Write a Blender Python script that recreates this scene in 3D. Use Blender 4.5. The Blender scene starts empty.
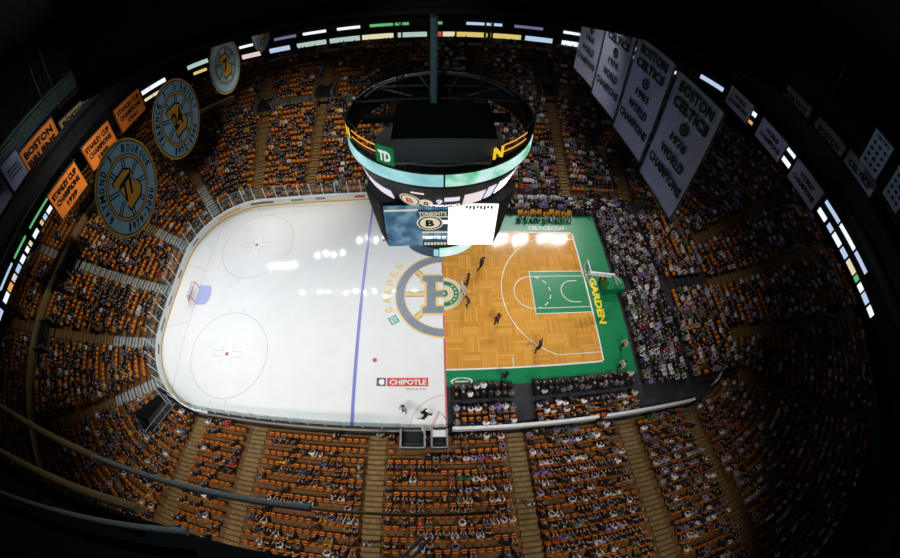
import bpy, bmesh, math, random
import numpy as np
from mathutils import Vector, Matrix
random.seed(7); RNG = np.random.default_rng(7)
PI = math.pi
SC = bpy.context.scene
COL = SC.collection

# ------------------------------------------------------------------ camera, world, lights, exposure
CAM = Vector((-0.715, -19.525, 30.701))
RIGHT = Vector((0.99924379, -0.03182331, 0.02234094))
UP = Vector((0.01348746, 0.82258977, 0.56847529))
FWD = Vector((0.0364682, 0.56774408, -0.82239694))
cd = bpy.data.cameras.new('camera'); cam = bpy.data.objects.new('camera', cd); COL.objects.link(cam)
cam.matrix_world = Matrix(((RIGHT.x, UP.x, -FWD.x, CAM.x), (RIGHT.y, UP.y, -FWD.y, CAM.y), (RIGHT.z, UP.z, -FWD.z, CAM.z), (0, 0, 0, 1)))
cd.type = 'PANO'; cd.sensor_width = 36.0; cd.sensor_fit = 'HORIZONTAL'; cd.clip_end = 500
cd.panorama_type = 'FISHEYE_EQUISOLID'
FPX = 387.343
cd.fisheye_lens = FPX * 36 / 900
cd.fisheye_fov = PI
SC.camera = cam
world = bpy.data.worlds.new('world'); SC.world = world; world.use_nodes = True
world.node_tree.nodes['Background'].inputs[0].default_value = (0.35, 0.55, 0.6, 1)
world.node_tree.nodes['Background'].inputs[1].default_value = 0.0012
vs = SC.view_settings
vs.view_transform = 'Standard'; vs.look = 'None'; vs.gamma = 1.0; vs.use_curve_mapping = False
vs.exposure = 0.0

def area_light(name, loc, target, power, size, spread, color=(1, 1, 1)):
    l = bpy.data.lights.new(name, 'AREA'); l.shape = 'DISK'; l.size = size; l.energy = power
    l.spread = math.radians(spread); l.color = color
    o = bpy.data.objects.new(name, l); COL.objects.link(o); o.location = loc
    o.rotation_euler = (Vector(target) - Vector(loc)).to_track_quat('-Z', 'Y').to_euler()
    return o
def spot_light(name, loc, target, power, angle, blend=1.0, color=(1, 1, 1), radius=0.4):
    l = bpy.data.lights.new(name, 'SPOT'); l.energy = power; l.spot_size = math.radians(angle); l.spot_blend = blend
    l.color = color; l.shadow_soft_size = radius
    o = bpy.data.objects.new(name, l); COL.objects.link(o); o.location = loc
    o.rotation_euler = (Vector(target) - Vector(loc)).to_track_quat('-Z', 'Y').to_euler()
    return o
COOL = (0.96, 0.975, 1.0)
BEAM = 0.20
LAMPS = []   # (location, target, power)
for x, y, z, tx, ty, p in [(-32, 25, 28.6, -25, 2, 1700), (-23, 17.6, 27, -23, -4, 850), (-14.4, 17.5, 27, -13, -5, 850), (-7.1, 17.2, 27, -6, -5, 850),
                           (-21.4, 26.4, 27, -20, 3, 1500), (-13.3, 29.9, 27, -11, 4, 1100),
                           (12, 29.5, 27, 6, 0, 1600), (16.1, 29.5, 27, 9, 0, 1600), (21.4, 30.1, 27, 11, -1, 1500), (24.6, 29.6, 27, 12, -2, 1200),
                           (-30, -16, 28, -26, -5, 1650), (-19, -24, 28, -20, -6, 1650), (-8, -27, 28, -8, -5, 1500), (7, -27, 28, 6, -1, 1700), (17, -24, 28, 10, -1, 1500)]:
    if y > 0:      # the far banks are rows of four smaller lamps
        n_ = 4 if x < 0 else 2
        for k in range(n_): LAMPS.append(((x + (k - (n_ - 1) / 2) * 1.7, y + 0.5 * (k % 2), z), (tx + (k - 1.5) * 0.6, ty, 0), p / n_))
    else: LAMPS.append(((x, y, z), (tx, ty, 0), p))
for i, (l, t, p) in enumerate(LAMPS):
    area_light('floodlight_beam', l, t, p * BEAM, 0.5 if l[1] > 0 else 1.3, 54, COOL)
# added warm fill spots to brighten the stands, no fixtures there
HB = 4.8
STAND_FILL = [((-26, 6, 30), (-40, 1, 3), 2600, 72), ((-9, 6, 30), (-18, 19, 2), 4400, 58), ((-13, -24.5, 27.4), (-14, -17, 2), 2700, 90),
         ((9, -24.5, 27.4), (8, -18, 2), 1700, 90), ((16, 4, 30), (23, 2, 1), 1700, 58), ((9, 6, 30), (13, 18, 2), 1100, 55)]
for l, t, p, a in STAND_FILL:
    spot_light('stand_fill', l, t, p * HB, a, 1.0, (1.0, 0.9, 0.78))
HANGING_FILL = [((-9, 2, 29), (-21, 0, 18), 600, 70, (0.75, 0.9, 1)), ((-26, 6, 29), (-39, 9, 17), 2600, 60, (1, 0.93, 0.85)),
                 ((3, 2, 27), (13, 2, 16), 330, 70, (0.5, 0.56, 1)), ((20, 4, 29), (33, 5, 18), 420, 60, (0.75, 0.8, 1)), ((-33, 4, 32), (-47, 10, 21.5), 4600, 80, (1, 0.97, 0.93))]  # added fill spots to brighten the hanging banners, no fixtures modelled
spot_light('rail_fill', (-2.0, -17.6, 30.4), (-3.6, -20.0, 28.0), 95, 120, 1.0, (0.9, 0.97, 1.0), 0.05)  # added fill spot near the camera to brighten the catwalk rails
HANGING_FILL += [((-2.5, -13, 29.6), (-0.6, 0, 20.5), 850, 50, (0.85, 0.97, 1.0)), ((30, 2, 31), (44, -3, 25), 700, 50, (0.75, 1, 0.95))]  # more added fill: scoreboard top with its column, edge banners
for l, t, p, a, c in HANGING_FILL:
    spot_light('hanging_fill', l, t, p, a, 1.0, c, 0.3)

def project(p):
    d = Vector(p) - CAM; d.normalize()
    x, y, z = d.dot(RIGHT), d.dot(UP), d.dot(FWD)
    th = math.acos(max(-1, min(1, z))); s = 2 * FPX * math.sin(th / 2) / max(math.hypot(x, y), 1e-9)
    return 450 + x * s, 279 - y * s
def in_frame(p, m=0):
    u, v = project(p)
    return -m <= u <= 900 + m and -m <= v <= 558 + m

# ------------------------------------------------------------------ materials
def mat(name, col, rough=0.6, spec=0.3, metal=0.0, emit=None, estr=0.0, noise=None, alpha=None):
    m = bpy.data.materials.new(name); m.use_nodes = True
    nt = m.node_tree; b = nt.nodes['Principled BSDF']
    b.inputs['Base Color'].default_value = (*col, 1); b.inputs['Roughness'].default_value = rough
    b.inputs['Specular IOR Level'].default_value = spec; b.inputs['Metallic'].default_value = metal
    if emit:
        b.inputs['Emission Color'].default_value = (*emit, 1); b.inputs['Emission Strength'].default_value = estr
    if noise:
        sc, amt = noise
        tc = nt.nodes.new('ShaderNodeTexCoord'); n = nt.nodes.new('ShaderNodeTexNoise'); n.inputs['Scale'].default_value = sc; n.inputs['Detail'].default_value = 5
        r = nt.nodes.new('ShaderNodeValToRGB')
        r.color_ramp.elements[0].position = 0.3; r.color_ramp.elements[1].position = 0.7
        r.color_ramp.elements[0].color = (*[c * (1 - amt) for c in col], 1); r.color_ramp.elements[1].color = (*[min(1, c * (1 + amt)) for c in col], 1)
        nt.links.new(tc.outputs['Object'], n.inputs['Vector']); nt.links.new(n.outputs['Fac'], r.inputs['Fac']); nt.links.new(r.outputs['Color'], b.inputs['Base Color'])
    return m
M = {}
def MM(k, *a, **kw): M[k] = mat(k, *a, **kw)
MM('ice', (0.80, 0.82, 0.83), 0.06, 0.10, noise=(0.6, 0.02))
MM('concrete', (0.16, 0.085, 0.034), 0.85, 0.2, noise=(1.2, 0.25))  # warm bounce off the orange seats is put into this brown
MM('stair', (0.24, 0.155, 0.06), 0.8, 0.2, noise=(2.5, 0.25))
MM('stair_pale', (0.38, 0.42, 0.42), 0.8, 0.2, noise=(2.5, 0.25))
MM('stair_nosing', (0.09, 0.07, 0.04), 0.8, 0.2)
MM('dark_floor', (0.035, 0.035, 0.04), 0.8, 0.2, noise=(0.8, 0.3))
MM('dark_wall', (0.025, 0.028, 0.03), 0.85, 0.2, noise=(0.4, 0.3))
MM('portal', (0.11, 0.115, 0.095), 0.8, 0.2, noise=(0.8, 0.25))
MM('navy_panel', (0.010, 0.013, 0.028), 0.5, 0.3)
MM('black', (0.012, 0.013, 0.015), 0.7, 0.3)
MM('blackmetal', (0.03, 0.033, 0.036), 0.5, 0.5, 0.3)
MM('greenish_steel', (0.03, 0.055, 0.055), 0.6, 0.4, noise=(0.7, 0.3))
MM('steel', (0.35, 0.4, 0.42), 0.45, 0.5, 0.5)
MM('greysteel', (0.22, 0.25, 0.26), 0.5, 0.4)
MM('oldbrass', (0.34, 0.24, 0.10), 0.5, 0.4, 0.3)
MM('column', (0.22, 0.42, 0.5), 0.5, 0.5, 0.1)
MM('seat_orange', (0.78, 0.235, 0.02), 0.45, 0.4, noise=(3, 0.08))
MM('seat_arm', (0.03, 0.03, 0.03), 0.6, 0.3)
MM('white', (0.8, 0.8, 0.8), 0.5, 0.4)
MM('boards_white', (0.88, 0.89, 0.9), 0.4, 0.4, noise=(0.5, 0.03))
MM('yellow', (0.8, 0.56, 0.08), 0.5, 0.3)
MM('gold_paint', (0.85, 0.62, 0.20), 0.4, 0.3)
MM('slate_paint', (0.22, 0.26, 0.31), 0.35, 0.3, noise=(1.5, 0.12))
MM('blue_line', (0.22, 0.24, 0.60), 0.3, 0.3)
MM('red_line', (0.62, 0.12, 0.14), 0.3, 0.3)
MM('thin_red', (0.64, 0.50, 0.51), 0.3, 0.3)
MM('spot_red', (0.42, 0.13, 0.13), 0.3, 0.3)
MM('crease_blue', (0.40, 0.47, 0.80), 0.3, 0.3)
MM('chip_red', (0.62, 0.08, 0.07), 0.3, 0.3)
MM('chip_grey', (0.14, 0.14, 0.15), 0.3, 0.3)
MM('pale_line', (0.62, 0.6, 0.6), 0.3, 0.3)
MM('teal_paint', (0.13, 0.42, 0.36), 0.3, 0.3)
MM('court_green', (0.008, 0.21, 0.075), 0.35, 0.35, noise=(0.5, 0.06))
MM('court_white', (0.8, 0.78, 0.7), 0.4, 0.3)
MM('court_cream', (0.72, 0.64, 0.42), 0.35, 0.3)
MM('court_yellow', (0.85, 0.7, 0.03), 0.4, 0.3)
MM('banner_bluelit', (0.26, 0.47, 0.62), 0.85, 0.1, noise=(2, 0.06))  # white cloth, the blue of the lighting put into its colour
MM('banner_white', (0.37, 0.41, 0.64), 0.85, 0.1, noise=(1.5, 0.05))  # white cloth, a bluish light tint mixed into the colour
MM('banner_orange', (0.86, 0.24, 0.035), 0.85, 0.1, noise=(1.5, 0.05))
MM('banner_ink', (0.012, 0.014, 0.018), 0.9, 0.05)
MM('banner_green_ink', (0.01, 0.05, 0.04), 0.9, 0.05)
MM('banner_gold', (0.62, 0.32, 0.04), 0.85, 0.1)
MM('banner_tan', (0.35, 0.26, 0.13), 0.85, 0.1)
MM('net', (0.7, 0.74, 0.8), 0.8, 0.2)
MM('goal_red', (0.6, 0.07, 0.06), 0.4, 0.4)
MM('rim_orange', (0.8, 0.18, 0.03), 0.4, 0.4)
MM('lips', (0.35, 0.12, 0.1), 0.6, 0.3)
MM('shoe', (0.03, 0.03, 0.03), 0.6, 0.3)
MM('td_green', (0.01, 0.22, 0.06), 0.5, 0.3, emit=(0.01, 0.3, 0.09), estr=0.35)
MM('sign_white', (0.8, 0.8, 0.8), 0.5, 0.3, emit=(0.85, 0.95, 0.95), estr=0.8)
MM('sign_yellow', (0.8, 0.6, 0.05), 0.5, 0.3, emit=(1.0, 0.62, 0.03), estr=0.9)
MM('neon_orange', (0.8, 0.4, 0.05), 0.5, 0.3, emit=(1.0, 0.42, 0.05), estr=1.0)
def led(k, c, s): MM(k, (0.02, 0.02, 0.02), 0.4, 0.3, emit=c, estr=s)
led('led_white', (0.85, 0.93, 1.0), 1.1); led('led_blue_white', (0.55, 0.7, 0.95), 0.85); led('led_green', (0.2, 0.75, 0.3), 0.6)
led('led_cream', (0.95, 0.85, 0.55), 0.8); led('led_yellow', (0.95, 0.72, 0.22), 0.75); led('led_mint', (0.6, 0.8, 0.72), 0.7)
led('led_red', (0.85, 0.12, 0.08), 0.6); led('led_orange', (0.95, 0.45, 0.12), 0.8); led('led_pink', (0.95, 0.75, 0.72), 0.8); led('led_violet', (0.35, 0.3, 0.6), 0.45)
led('led_dark', (0.05, 0.06, 0.18), 0.5); led('scr_white', (1, 1, 1), 1.6); led('scr_lilac', (0.85, 0.82, 1.0), 0.9); led('scr_pink', (0.95, 0.8, 0.82), 0.85)
led('scr_cream', (0.95, 0.88, 0.62), 0.7); led('scr_dark', (0.02, 0.03, 0.07), 0.4); led('scr_red', (0.6, 0.05, 0.05), 0.7); led('scr_navy', (0.03, 0.08, 0.14), 0.5)

def noise_led(k, cols, scale, strength):
    m = bpy.data.materials.new(k); m.use_nodes = True; nt = m.node_tree; b = nt.nodes['Principled BSDF']
    b.inputs['Base Color'].default_value = (0.02, 0.02, 0.02, 1)
    tc = nt.nodes.new('ShaderNodeTexCoord'); mp = nt.nodes.new('ShaderNodeMapping'); mp.inputs['Scale'].default_value = scale
    n = nt.nodes.new('ShaderNodeTexNoise'); n.inputs['Scale'].default_value = 1.0; n.inputs['Detail'].default_value = 3
    r = nt.nodes.new('ShaderNodeValToRGB'); cr = r.color_ramp
    while len(cr.elements) < len(cols): cr.elements.new(0.5)
    for i, (p, c) in enumerate(cols):
        cr.elements[i].position = p; cr.elements[i].color = (*c, 1)
    nt.links.new(tc.outputs['Object'], mp.inputs['Vector']); nt.links.new(mp.outputs['Vector'], n.inputs['Vector'])
    nt.links.new(n.outputs['Fac'], r.inputs['Fac']); nt.links.new(r.outputs['Color'], b.inputs['Emission Color']); b.inputs['Emission Strength'].default_value = strength
    M[k] = m
noise_led('ring_teal', [(0.3, (0.22, 0.55, 0.6)), (0.55, (0.4, 0.78, 0.8)), (0.75, (0.62, 0.9, 0.92))], (0.5, 0.5, 0.9), 0.9)
noise_led('ring_green', [(0.38, (0.02, 0.32, 0.08)), (0.48, (0.25, 0.68, 0.45)), (0.55, (0.55, 0.88, 0.8)), (0.7, (0.8, 0.97, 0.95))], (0.55, 0.55, 0.7), 0.95)
noise_led('scr_city', [(0.35, (0.03, 0.09, 0.17)), (0.5, (0.06, 0.17, 0.29)), (0.62, (0.16, 0.3, 0.42))], (1.4, 1.4, 1.2), 0.85)

def wood():
    m = bpy.data.materials.new('parquet'); m.use_nodes = True; nt = m.node_tree; b = nt.nodes['Principled BSDF']
    b.inputs['Roughness'].default_value = 0.11; b.inputs['Specular IOR Level'].default_value = 0.14
    tc = nt.nodes.new('ShaderNodeTexCoord')
    def brick(rot):
        mp = nt.nodes.new('ShaderNodeMapping'); mp.inputs['Rotation'].default_value = (0, 0, rot)
        br = nt.nodes.new('ShaderNodeTexBrick'); br.offset = 0.0; br.squash = 1.0
        br.inputs['Color1'].default_value = (0.56, 0.25, 0.04, 1); br.inputs['Color2'].default_value = (0.72, 0.36, 0.07, 1); br.inputs['Mortar'].default_value = (0.46, 0.20, 0.035, 1)
        br.inputs['Scale'].default_value = 1.0; br.inputs['Mortar Size'].default_value = 0.012; br.inputs['Bias'].default_value = 0.1
        br.inputs['Brick Width'].default_value = 1.524; br.inputs['Row Height'].default_value = 0.254
        nt.links.new(tc.outputs['Object'], mp.inputs['Vector']); nt.links.new(mp.outputs['Vector'], br.inputs['Vector']); return br
    b1, b2 = brick(0), brick(PI / 2)
    ck = nt.nodes.new('ShaderNodeTexChecker'); ck.inputs['Scale'].default_value = 1 / 1.524
    mp = nt.nodes.new('ShaderNodeMapping'); mp.inputs['Location'].default_value = (0, 0, 0.5)
    nt.links.new(tc.outputs['Object'], mp.inputs['Vector']); nt.links.new(mp.outputs['Vector'], ck.inputs['Vector'])
    mx = nt.nodes.new('ShaderNodeMix'); mx.data_type = 'RGBA'
    nt.links.new(ck.outputs['Fac'], mx.inputs[0]); nt.links.new(b1.outputs['Color'], mx.inputs[6]); nt.links.new(b2.outputs['Color'], mx.inputs[7])
    nt.links.new(mx.outputs[2], b.inputs['Base Color'])
    M['parquet'] = m
wood()
def glassmat():
    m = bpy.data.materials.new('rink_glass'); m.use_nodes = True; nt = m.node_tree
    for n in list(nt.nodes):
        if n.type != 'OUTPUT_MATERIAL': nt.nodes.remove(n)
    out = nt.nodes['Material Output']
    t = nt.nodes.new('ShaderNodeBsdfTransparent'); t.inputs[0].default_value = (0.88, 0.93, 0.93, 1)
    g = nt.nodes.new('ShaderNodeBsdfPrincipled'); g.inputs['Base Color'].default_value = (0.4, 0.5, 0.52, 1); g.inputs['Roughness'].default_value = 0.15
    mx = nt.nodes.new('ShaderNodeMixShader'); mx.inputs[0].default_value = 0.07
    nt.links.new(t.outputs[0], mx.inputs[1]); nt.links.new(g.outputs[0], mx.inputs[2]); nt.links.new(mx.outputs[0], out.inputs[0])
    M['glass'] = m
glassmat()
def objcolor(name, rough=0.8):
    m = bpy.data.materials.new(name); m.use_nodes = True; nt = m.node_tree; b = nt.nodes['Principled BSDF']
    oi = nt.nodes.new('ShaderNodeObjectInfo'); nt.links.new(oi.outputs['Color'], b.inputs['Base Color']); b.inputs['Roughness'].default_value = rough
    b.inputs['Specular IOR Level'].default_value = 0.2; M[name] = m
objcolor('cloth_own'); objcolor('hair_own', 0.6)
def randramp(name, cols):
    m = bpy.data.materials.new(name); m.use_nodes = True; nt = m.node_tree; b = nt.nodes['Principled BSDF']
    oi = nt.nodes.new('ShaderNodeObjectInfo'); r = nt.nodes.new('ShaderNodeValToRGB'); r.color_ramp.interpolation = 'CONSTANT'
    while len(r.color_ramp.elements) < len(cols): r.color_ramp.elements.new(0.5)
    for i, c in enumerate(cols):
        r.color_ramp.elements[i].position = i / len(cols); r.color_ramp.elements[i].color = (*c, 1)
    nt.links.new(oi.outputs['Random'], r.inputs['Fac']); nt.links.new(r.outputs['Color'], b.inputs['Base Color']); b.inputs['Roughness'].default_value = 0.75
    b.inputs['Specular IOR Level'].default_value = 0.2; M[name] = m
randramp('trousers', [(0.02, 0.022, 0.03), (0.035, 0.05, 0.1), (0.02, 0.02, 0.02), (0.06, 0.07, 0.12), (0.16, 0.13, 0.09)])
randramp('skin', [(0.62, 0.36, 0.25), (0.55, 0.3, 0.2), (0.66, 0.42, 0.31), (0.3, 0.15, 0.09), (0.6, 0.38, 0.28)])
def attrmat(name):
    m = bpy.data.materials.new(name); m.use_nodes = True; nt = m.node_tree; b = nt.nodes['Principled BSDF']
    a = nt.nodes.new('ShaderNodeAttribute'); a.attribute_name = 'tint'; nt.links.new(a.outputs['Color'], b.inputs['Base Color'])
    b.inputs['Roughness'].default_value = 0.8; b.inputs['Specular IOR Level'].default_value = 0.2; M[name] = m
attrmat('crowd_cloth')
def stripes():
    m = bpy.data.materials.new('referee_stripes'); m.use_nodes = True; nt = m.node_tree; b = nt.nodes['Principled BSDF']
    tc = nt.nodes.new('ShaderNodeTexCoord'); w = nt.nodes.new('ShaderNodeTexWave'); w.inputs['Scale'].default_value = 3.0
    r = nt.nodes.new('ShaderNodeValToRGB'); r.color_ramp.interpolation = 'CONSTANT'; r.color_ramp.elements[1].position = 0.5
    r.color_ramp.elements[0].color = (0.01, 0.01, 0.01, 1); r.color_ramp.elements[1].color = (0.8, 0.8, 0.8, 1)
    nt.links.new(tc.outputs['Object'], w.inputs['Vector']); nt.links.new(w.outputs['Fac'], r.inputs['Fac']); nt.links.new(r.outputs['Color'], b.inputs['Base Color'])
    M['stripes'] = m
stripes()

# ------------------------------------------------------------------ helpers
class MB:
    def __init__(s): s.v = []; s.f = []; s.m = []
    def add(s, vs, fs, mi=0):
        n = len(s.v); s.v += [tuple(p) for p in vs]; s.f += [tuple(i + n for i in f) for f in fs]; s.m += [mi] * len(fs); return s
    def box(s, a, b, mi=0, xf=None):
        x0, y0, z0 = a; x1, y1, z1 = b
        vs = [(x0, y0, z0), (x1, y0, z0), (x1, y1, z0), (x0, y1, z0), (x0, y0, z1), (x1, y0, z1), (x1, y1, z1), (x0, y1, z1)]
        if xf: vs = [xf @ Vector(p) for p in vs]
        return s.add(vs, [(3, 2, 1, 0), (4, 5, 6, 7), (0, 1, 5, 4), (1, 2, 6, 5), (2, 3, 7, 6), (3, 0, 4, 7)], mi)
    def tube(s, pts, r, n=8, mi=0, closed=False, caps=True):
        P = [Vector(p) for p in pts]; rings = []; k = len(P)
        for i, p in enumerate(P):
            a = P[i - 1] if (i > 0 or closed) else P[i]; b = P[(i + 1) % k] if (i < k - 1 or closed) else P[i]
            t = (b - a).normalized(); u = t.orthogonal() if abs(t.z) > 0.95 else t.cross(Vector((0, 0, 1)))
            if abs(t.z) > 0.95: u = Vector((1, 0, 0)) - t * t.x
            u.normalize(); w = t.cross(u)
            rr = r[i] if isinstance(r, (list, tuple)) else r
            rings.append([p + (u * math.cos(2 * PI * j / n) + w * math.sin(2 * PI * j / n)) * rr for j in range(n)])
        vs = [q for R in rings for q in R]; fs = []
        for i in range(k if closed else k - 1):
            i2 = (i + 1) % k
            for j in range(n):
                fs.append((i * n + j, i * n + (j + 1) % n, i2 * n + (j + 1) % n, i2 * n + j))
        if caps and not closed: fs += [tuple(range(n))[::-1], tuple((k - 1) * n + j for j in range(n))]
        return s.add(vs, fs, mi)
    def build(s, name, mats, parent=None, loc=None):
        me = bpy.data.meshes.new(name); me.from_pydata(s.v, [], s.f)
        mats = mats if isinstance(mats, (list, tuple)) else [mats]
        for k in mats: me.materials.append(M[k] if isinstance(k, str) else k)
        if len(mats) > 1: me.polygons.foreach_set('material_index', s.m)
        me.update()
        return link(name, me, parent, loc)
def link(name, me, parent=None, loc=None):
    o = bpy.data.objects.new(name, me); COL.objects.link(o)
    if parent is not None: o.parent = parent
    if loc is not None: o.location = loc
    return o
def smooth(o):
    o.data.polygons.foreach_set('use_smooth', [True] * len(o.data.polygons)); return o
def tag(o, label, cat, group=None, kind=None):
    if label: o['label'] = label
    if cat: o['category'] = cat
    if group: o['group'] = group
    if kind: o['kind'] = kind
    return o
def struct(o): o['kind'] = 'structure'; return o
def empty(name, loc=(0, 0, 0), rz=0):
    o = bpy.data.objects.new(name, None); COL.objects.link(o); o.location = loc; o.rotation_euler = (0, 0, rz); o.empty_display_size = 0.3; return o
def copy_tree(o, parent=None):
    c = o.copy(); COL.objects.link(c)
    if parent is not None: c.parent = parent
    for ch in o.children: copy_tree(ch, c)
    return c
def text_geo(s, size=1.0, bold=0.0, ext=0.0, spacing=1.0, align='CENTER'):
    cu = bpy.data.curves.new('t', 'FONT'); cu.body = s; cu.size = size; cu.align_x = align; cu.align_y = 'CENTER'
    cu.offset = bold * size; cu.extrude = ext; cu.space_character = spacing; cu.resolution_u = 2
    o = bpy.data.objects.new('t', cu); COL.objects.link(o)
    dg = bpy.context.evaluated_depsgraph_get(); me = bpy.data.meshes.new_from_object(o.evaluated_get(dg))
    v = [tuple(p.co) for p in me.vertices]; f = [tuple(p.vertices) for p in me.polygons]
    bpy.data.objects.remove(o); bpy.data.curves.remove(cu); bpy.data.meshes.remove(me)
    return v, f
def fit_text(s, w, h, bold=0.02):
    v, f = text_geo(s, 1.0, bold)
    a = np.array(v); lo, hi = a.min(0), a.max(0); c = (lo + hi) / 2
    a = (a - c) * np.array([w / (hi[0] - lo[0]), h / (hi[1] - lo[1]), 1]); return [tuple(p) for p in a], f

# ================================================================== THE SETTING
CX, CY, CR = 21.98, 4.45, 8.5         # rink corner centres and radius
NROW = 27
def dz(i): return (0.5 + 0.85 * i, 0.22 + 0.285 * i + 0.0042 * i * i)
def loop(d, narc=14, straight=8):
    """points and outward normals round the rink boards at offset d"""
    out = []
    r = CR + d
    def arc(cx, cy, a0, a1):
        for k in range(narc + 1):
            a = math.radians(a0 + (a1 - a0) * k / narc); out.append((cx + r * math.cos(a), cy + r * math.sin(a), math.cos(a), math.sin(a)))
    def st(x0, y0, x1, y1, nx, ny):
        for k in range(1, straight): t = k / straight; out.append((x0 + (x1 - x0) * t, y0 + (y1 - y0) * t, nx, ny))
    arc(-CX, -CY, 180, 270); st(-CX, -CY - r, CX, -CY - r, 0, -1); arc(CX, -CY, 270, 360); st(CX + r, -CY, CX + r, CY, 1, 0)
    arc(CX, CY, 0, 90); st(CX, CY + r, -CX, CY + r, 0, 1); arc(-CX, CY, 90, 180); st(-CX - r, CY, -CX - r, -CY, -1, 0)
    return out
def polar(x, y):
    """which stretch of the bowl a point is in: (zone, angle or coordinate)"""
    if abs(x) <= CX: return ('near' if y < 0 else 'far', x)
    if abs(y) <= CY: return ('right' if x > 0 else 'left', y)
    return ('corner', math.degrees(math.atan2(y - math.copysign(CY, y), x - math.copysign(CX, x))) % 360)
STR_AISLES = [-15.9, -5.5, 5.3, 15.1]
ANG_AISLES = [(268.5, 'BL'), (271.5, 'BR'), (133, 'TL'), (166.5, 'TL'), (192, 'BL'), (221, 'BL'), (97, 'TL'), (83, 'TR'), (47, 'TR'), (13, 'TR'), (348, 'BR'), (319, 'BR')]
TUNNEL = (232.5, 247)
def in_tunnel(x, y): 
    z, a = polar(x, y); return z == 'corner' and TUNNEL[0] < a < TUNNEL[1] and math.hypot(abs(x) - CX, abs(y) - CY) < CR + 5.1

# ice and floors
mb = MB(); pts = [(p[0], p[1], 0) for p in loop(0.0, 14, 2) if p[0] < 0]
pl = [p for p in loop(0.0, 14, 2)]
left = [(p[0], p[1], 0.0) for p in pl if p[0] <= -CX + 1e-6]
# order: bottom-left arc comes first (180->270), then top-left arc and left side at the end
first = [(p[0], p[1], 0.0) for p in loop(0.0, 14, 1)][:15]; last = [(p[0], p[1], 0.0) for p in loop(0.0, 14, 1)][45:60]
ring = first + [(0.0, -12.95, 0.0), (0.0, 12.95, 0.0)] + last
mb.add(ring, [tuple(range(len(ring)))])
ice = struct(mb.build('floor_ice', 'ice'))
mb = MB(); mb.add([(0, -12.95, -0.01), (34, -12.95, -0.01), (34, 14, -0.01), (0, 14, -0.01)], [(0, 1, 2, 3)]); mb.box((-66, -46, -0.6), (62, 46, -0.3))
struct(mb.build('floor_concourse', 'dark_floor'))

def flat(poly, z): return [(x, y, z) for x, y in poly]
def mark(name, mats, parent, polys, z=0.006):
    mb = MB()
    for i, p in enumerate(polys):
        mi = 0
        if isinstance(p, tuple): p, mi = p
        mb.add(flat(p, z + 0.002 * mi), [tuple(range(len(p)))], mi)
    return mb.build(name, mats, parent)
def annulus(cx, cy, r0, r1, a0=0, a1=360, n=48, sy=1.0):
    out = []
    for k in range(n):
        a, b = math.radians(a0 + (a1 - a0) * k / n), math.radians(a0 + (a1 - a0) * (k + 1) / n)
        out.append([(cx + r0 * math.cos(a), cy + r0 * math.sin(a) * sy), (cx + r1 * math.cos(a), cy + r1 * math.sin(a) * sy), (cx + r1 * math.cos(b), cy + r1 * math.sin(b) * sy), (cx + r0 * math.cos(b), cy + r0 * math.sin(b) * sy)])
    return out
def rect(x0, y0, x1, y1): return [(x0, y0), (x1, y0), (x1, y1), (x0, y1)]
def disc(cx, cy, r, n=32, a0=0, a1=360): return [(cx + r * math.cos(math.radians(a0 + (a1 - a0) * k / n)), cy + r * math.sin(math.radians(a0 + (a1 - a0) * k / n))) for k in range(n if a1 - a0 == 360 else n + 1)]
def floor_text(mb, s, x, y, size, rot=0, bold=0.03, z=0.012, w=None, h=None, mi=0):
    v, f = fit_text(s, w, h, bold) if w else text_geo(s, size, bold)
    c, sn = math.cos(rot), math.sin(rot)
    mb.add([(x + p[0] * c - p[1] * sn, y + p[0] * sn + p[1] * c, z) for p in v], f, mi)

mark('blue_line', 'blue_line', ice, [rect(-7.92, -12.9, -7.62, 12.9)])
mark('centre_line', 'red_line', ice, [rect(-0.14, -12.9, -0.005, 12.9)])
mark('goal_line', 'pale_line', ice, [rect(-27.17, -11.4, -27.09, 11.4)])
mark('goal_crease', ['crease_blue', 'thin_red'], ice, [([(-27.1, -1.25)] + disc(-27.1, 0, 1.9, 24, -40, 40) + [(-27.1, 1.25)], 0)] + [(q, 1) for q in annulus(-27.1, 0, 1.88, 1.95, -41, 41, 20)])
for sy in (1, -1):
    cy = 6.71 * sy
    P = annulus(-21.03, cy, 4.53, 4.6)
    for a in (1, -1):
        for b in (1, -1):
            P += [rect(-21.03 + a * 0.6, cy + b * 0.28, -21.03 + a * 1.8, cy + b * 0.28 + 0.06), rect(-21.03 + a * 0.6, cy + b * 0.28, -21.03 + a * 0.6 + 0.06, cy + b * 1.2)]
        P += [rect(-21.03 + a * 0.88 - 0.03, cy + 4.6, -21.03 + a * 0.88 + 0.03, cy + 5.2), rect(-21.03 + a * 0.88 - 0.03, cy - 5.2, -21.03 + a * 0.88 + 0.03, cy - 4.6)]
    mark('faceoff_circle', 'thin_red', ice, P)
    mark('faceoff_spot', 'spot_red', ice, [disc(-21.03, cy, 0.2)])
    mark('neutral_spot', 'spot_red', ice, [disc(-6.1, cy, 0.2)])
mark('referee_crease', 'thin_red', ice, annulus(0, -12.95, 3.0, 3.08, 92, 180, 24))
mark('end_trapezoid', 'pale_line', ice, [[(-27.1, 3.3), (-27.1, 3.38), (-30.4, 4.3), (-30.4, 4.22)], [(-27.1, -3.3), (-27.1, -3.38), (-30.4, -4.3), (-30.4, -4.22)]])
mark('chevron_marking', ['thin_red', 'slate_paint'], ice, [([(-1.45, -12.7), (-1.15, -12.7), (-0.55, -11.45), (-0.72, -11.2)], 0), ([(-0.72, -11.2), (-0.5, -11.4), (-0.02, -12.3), (-0.02, -12.0)], 1)])
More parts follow.
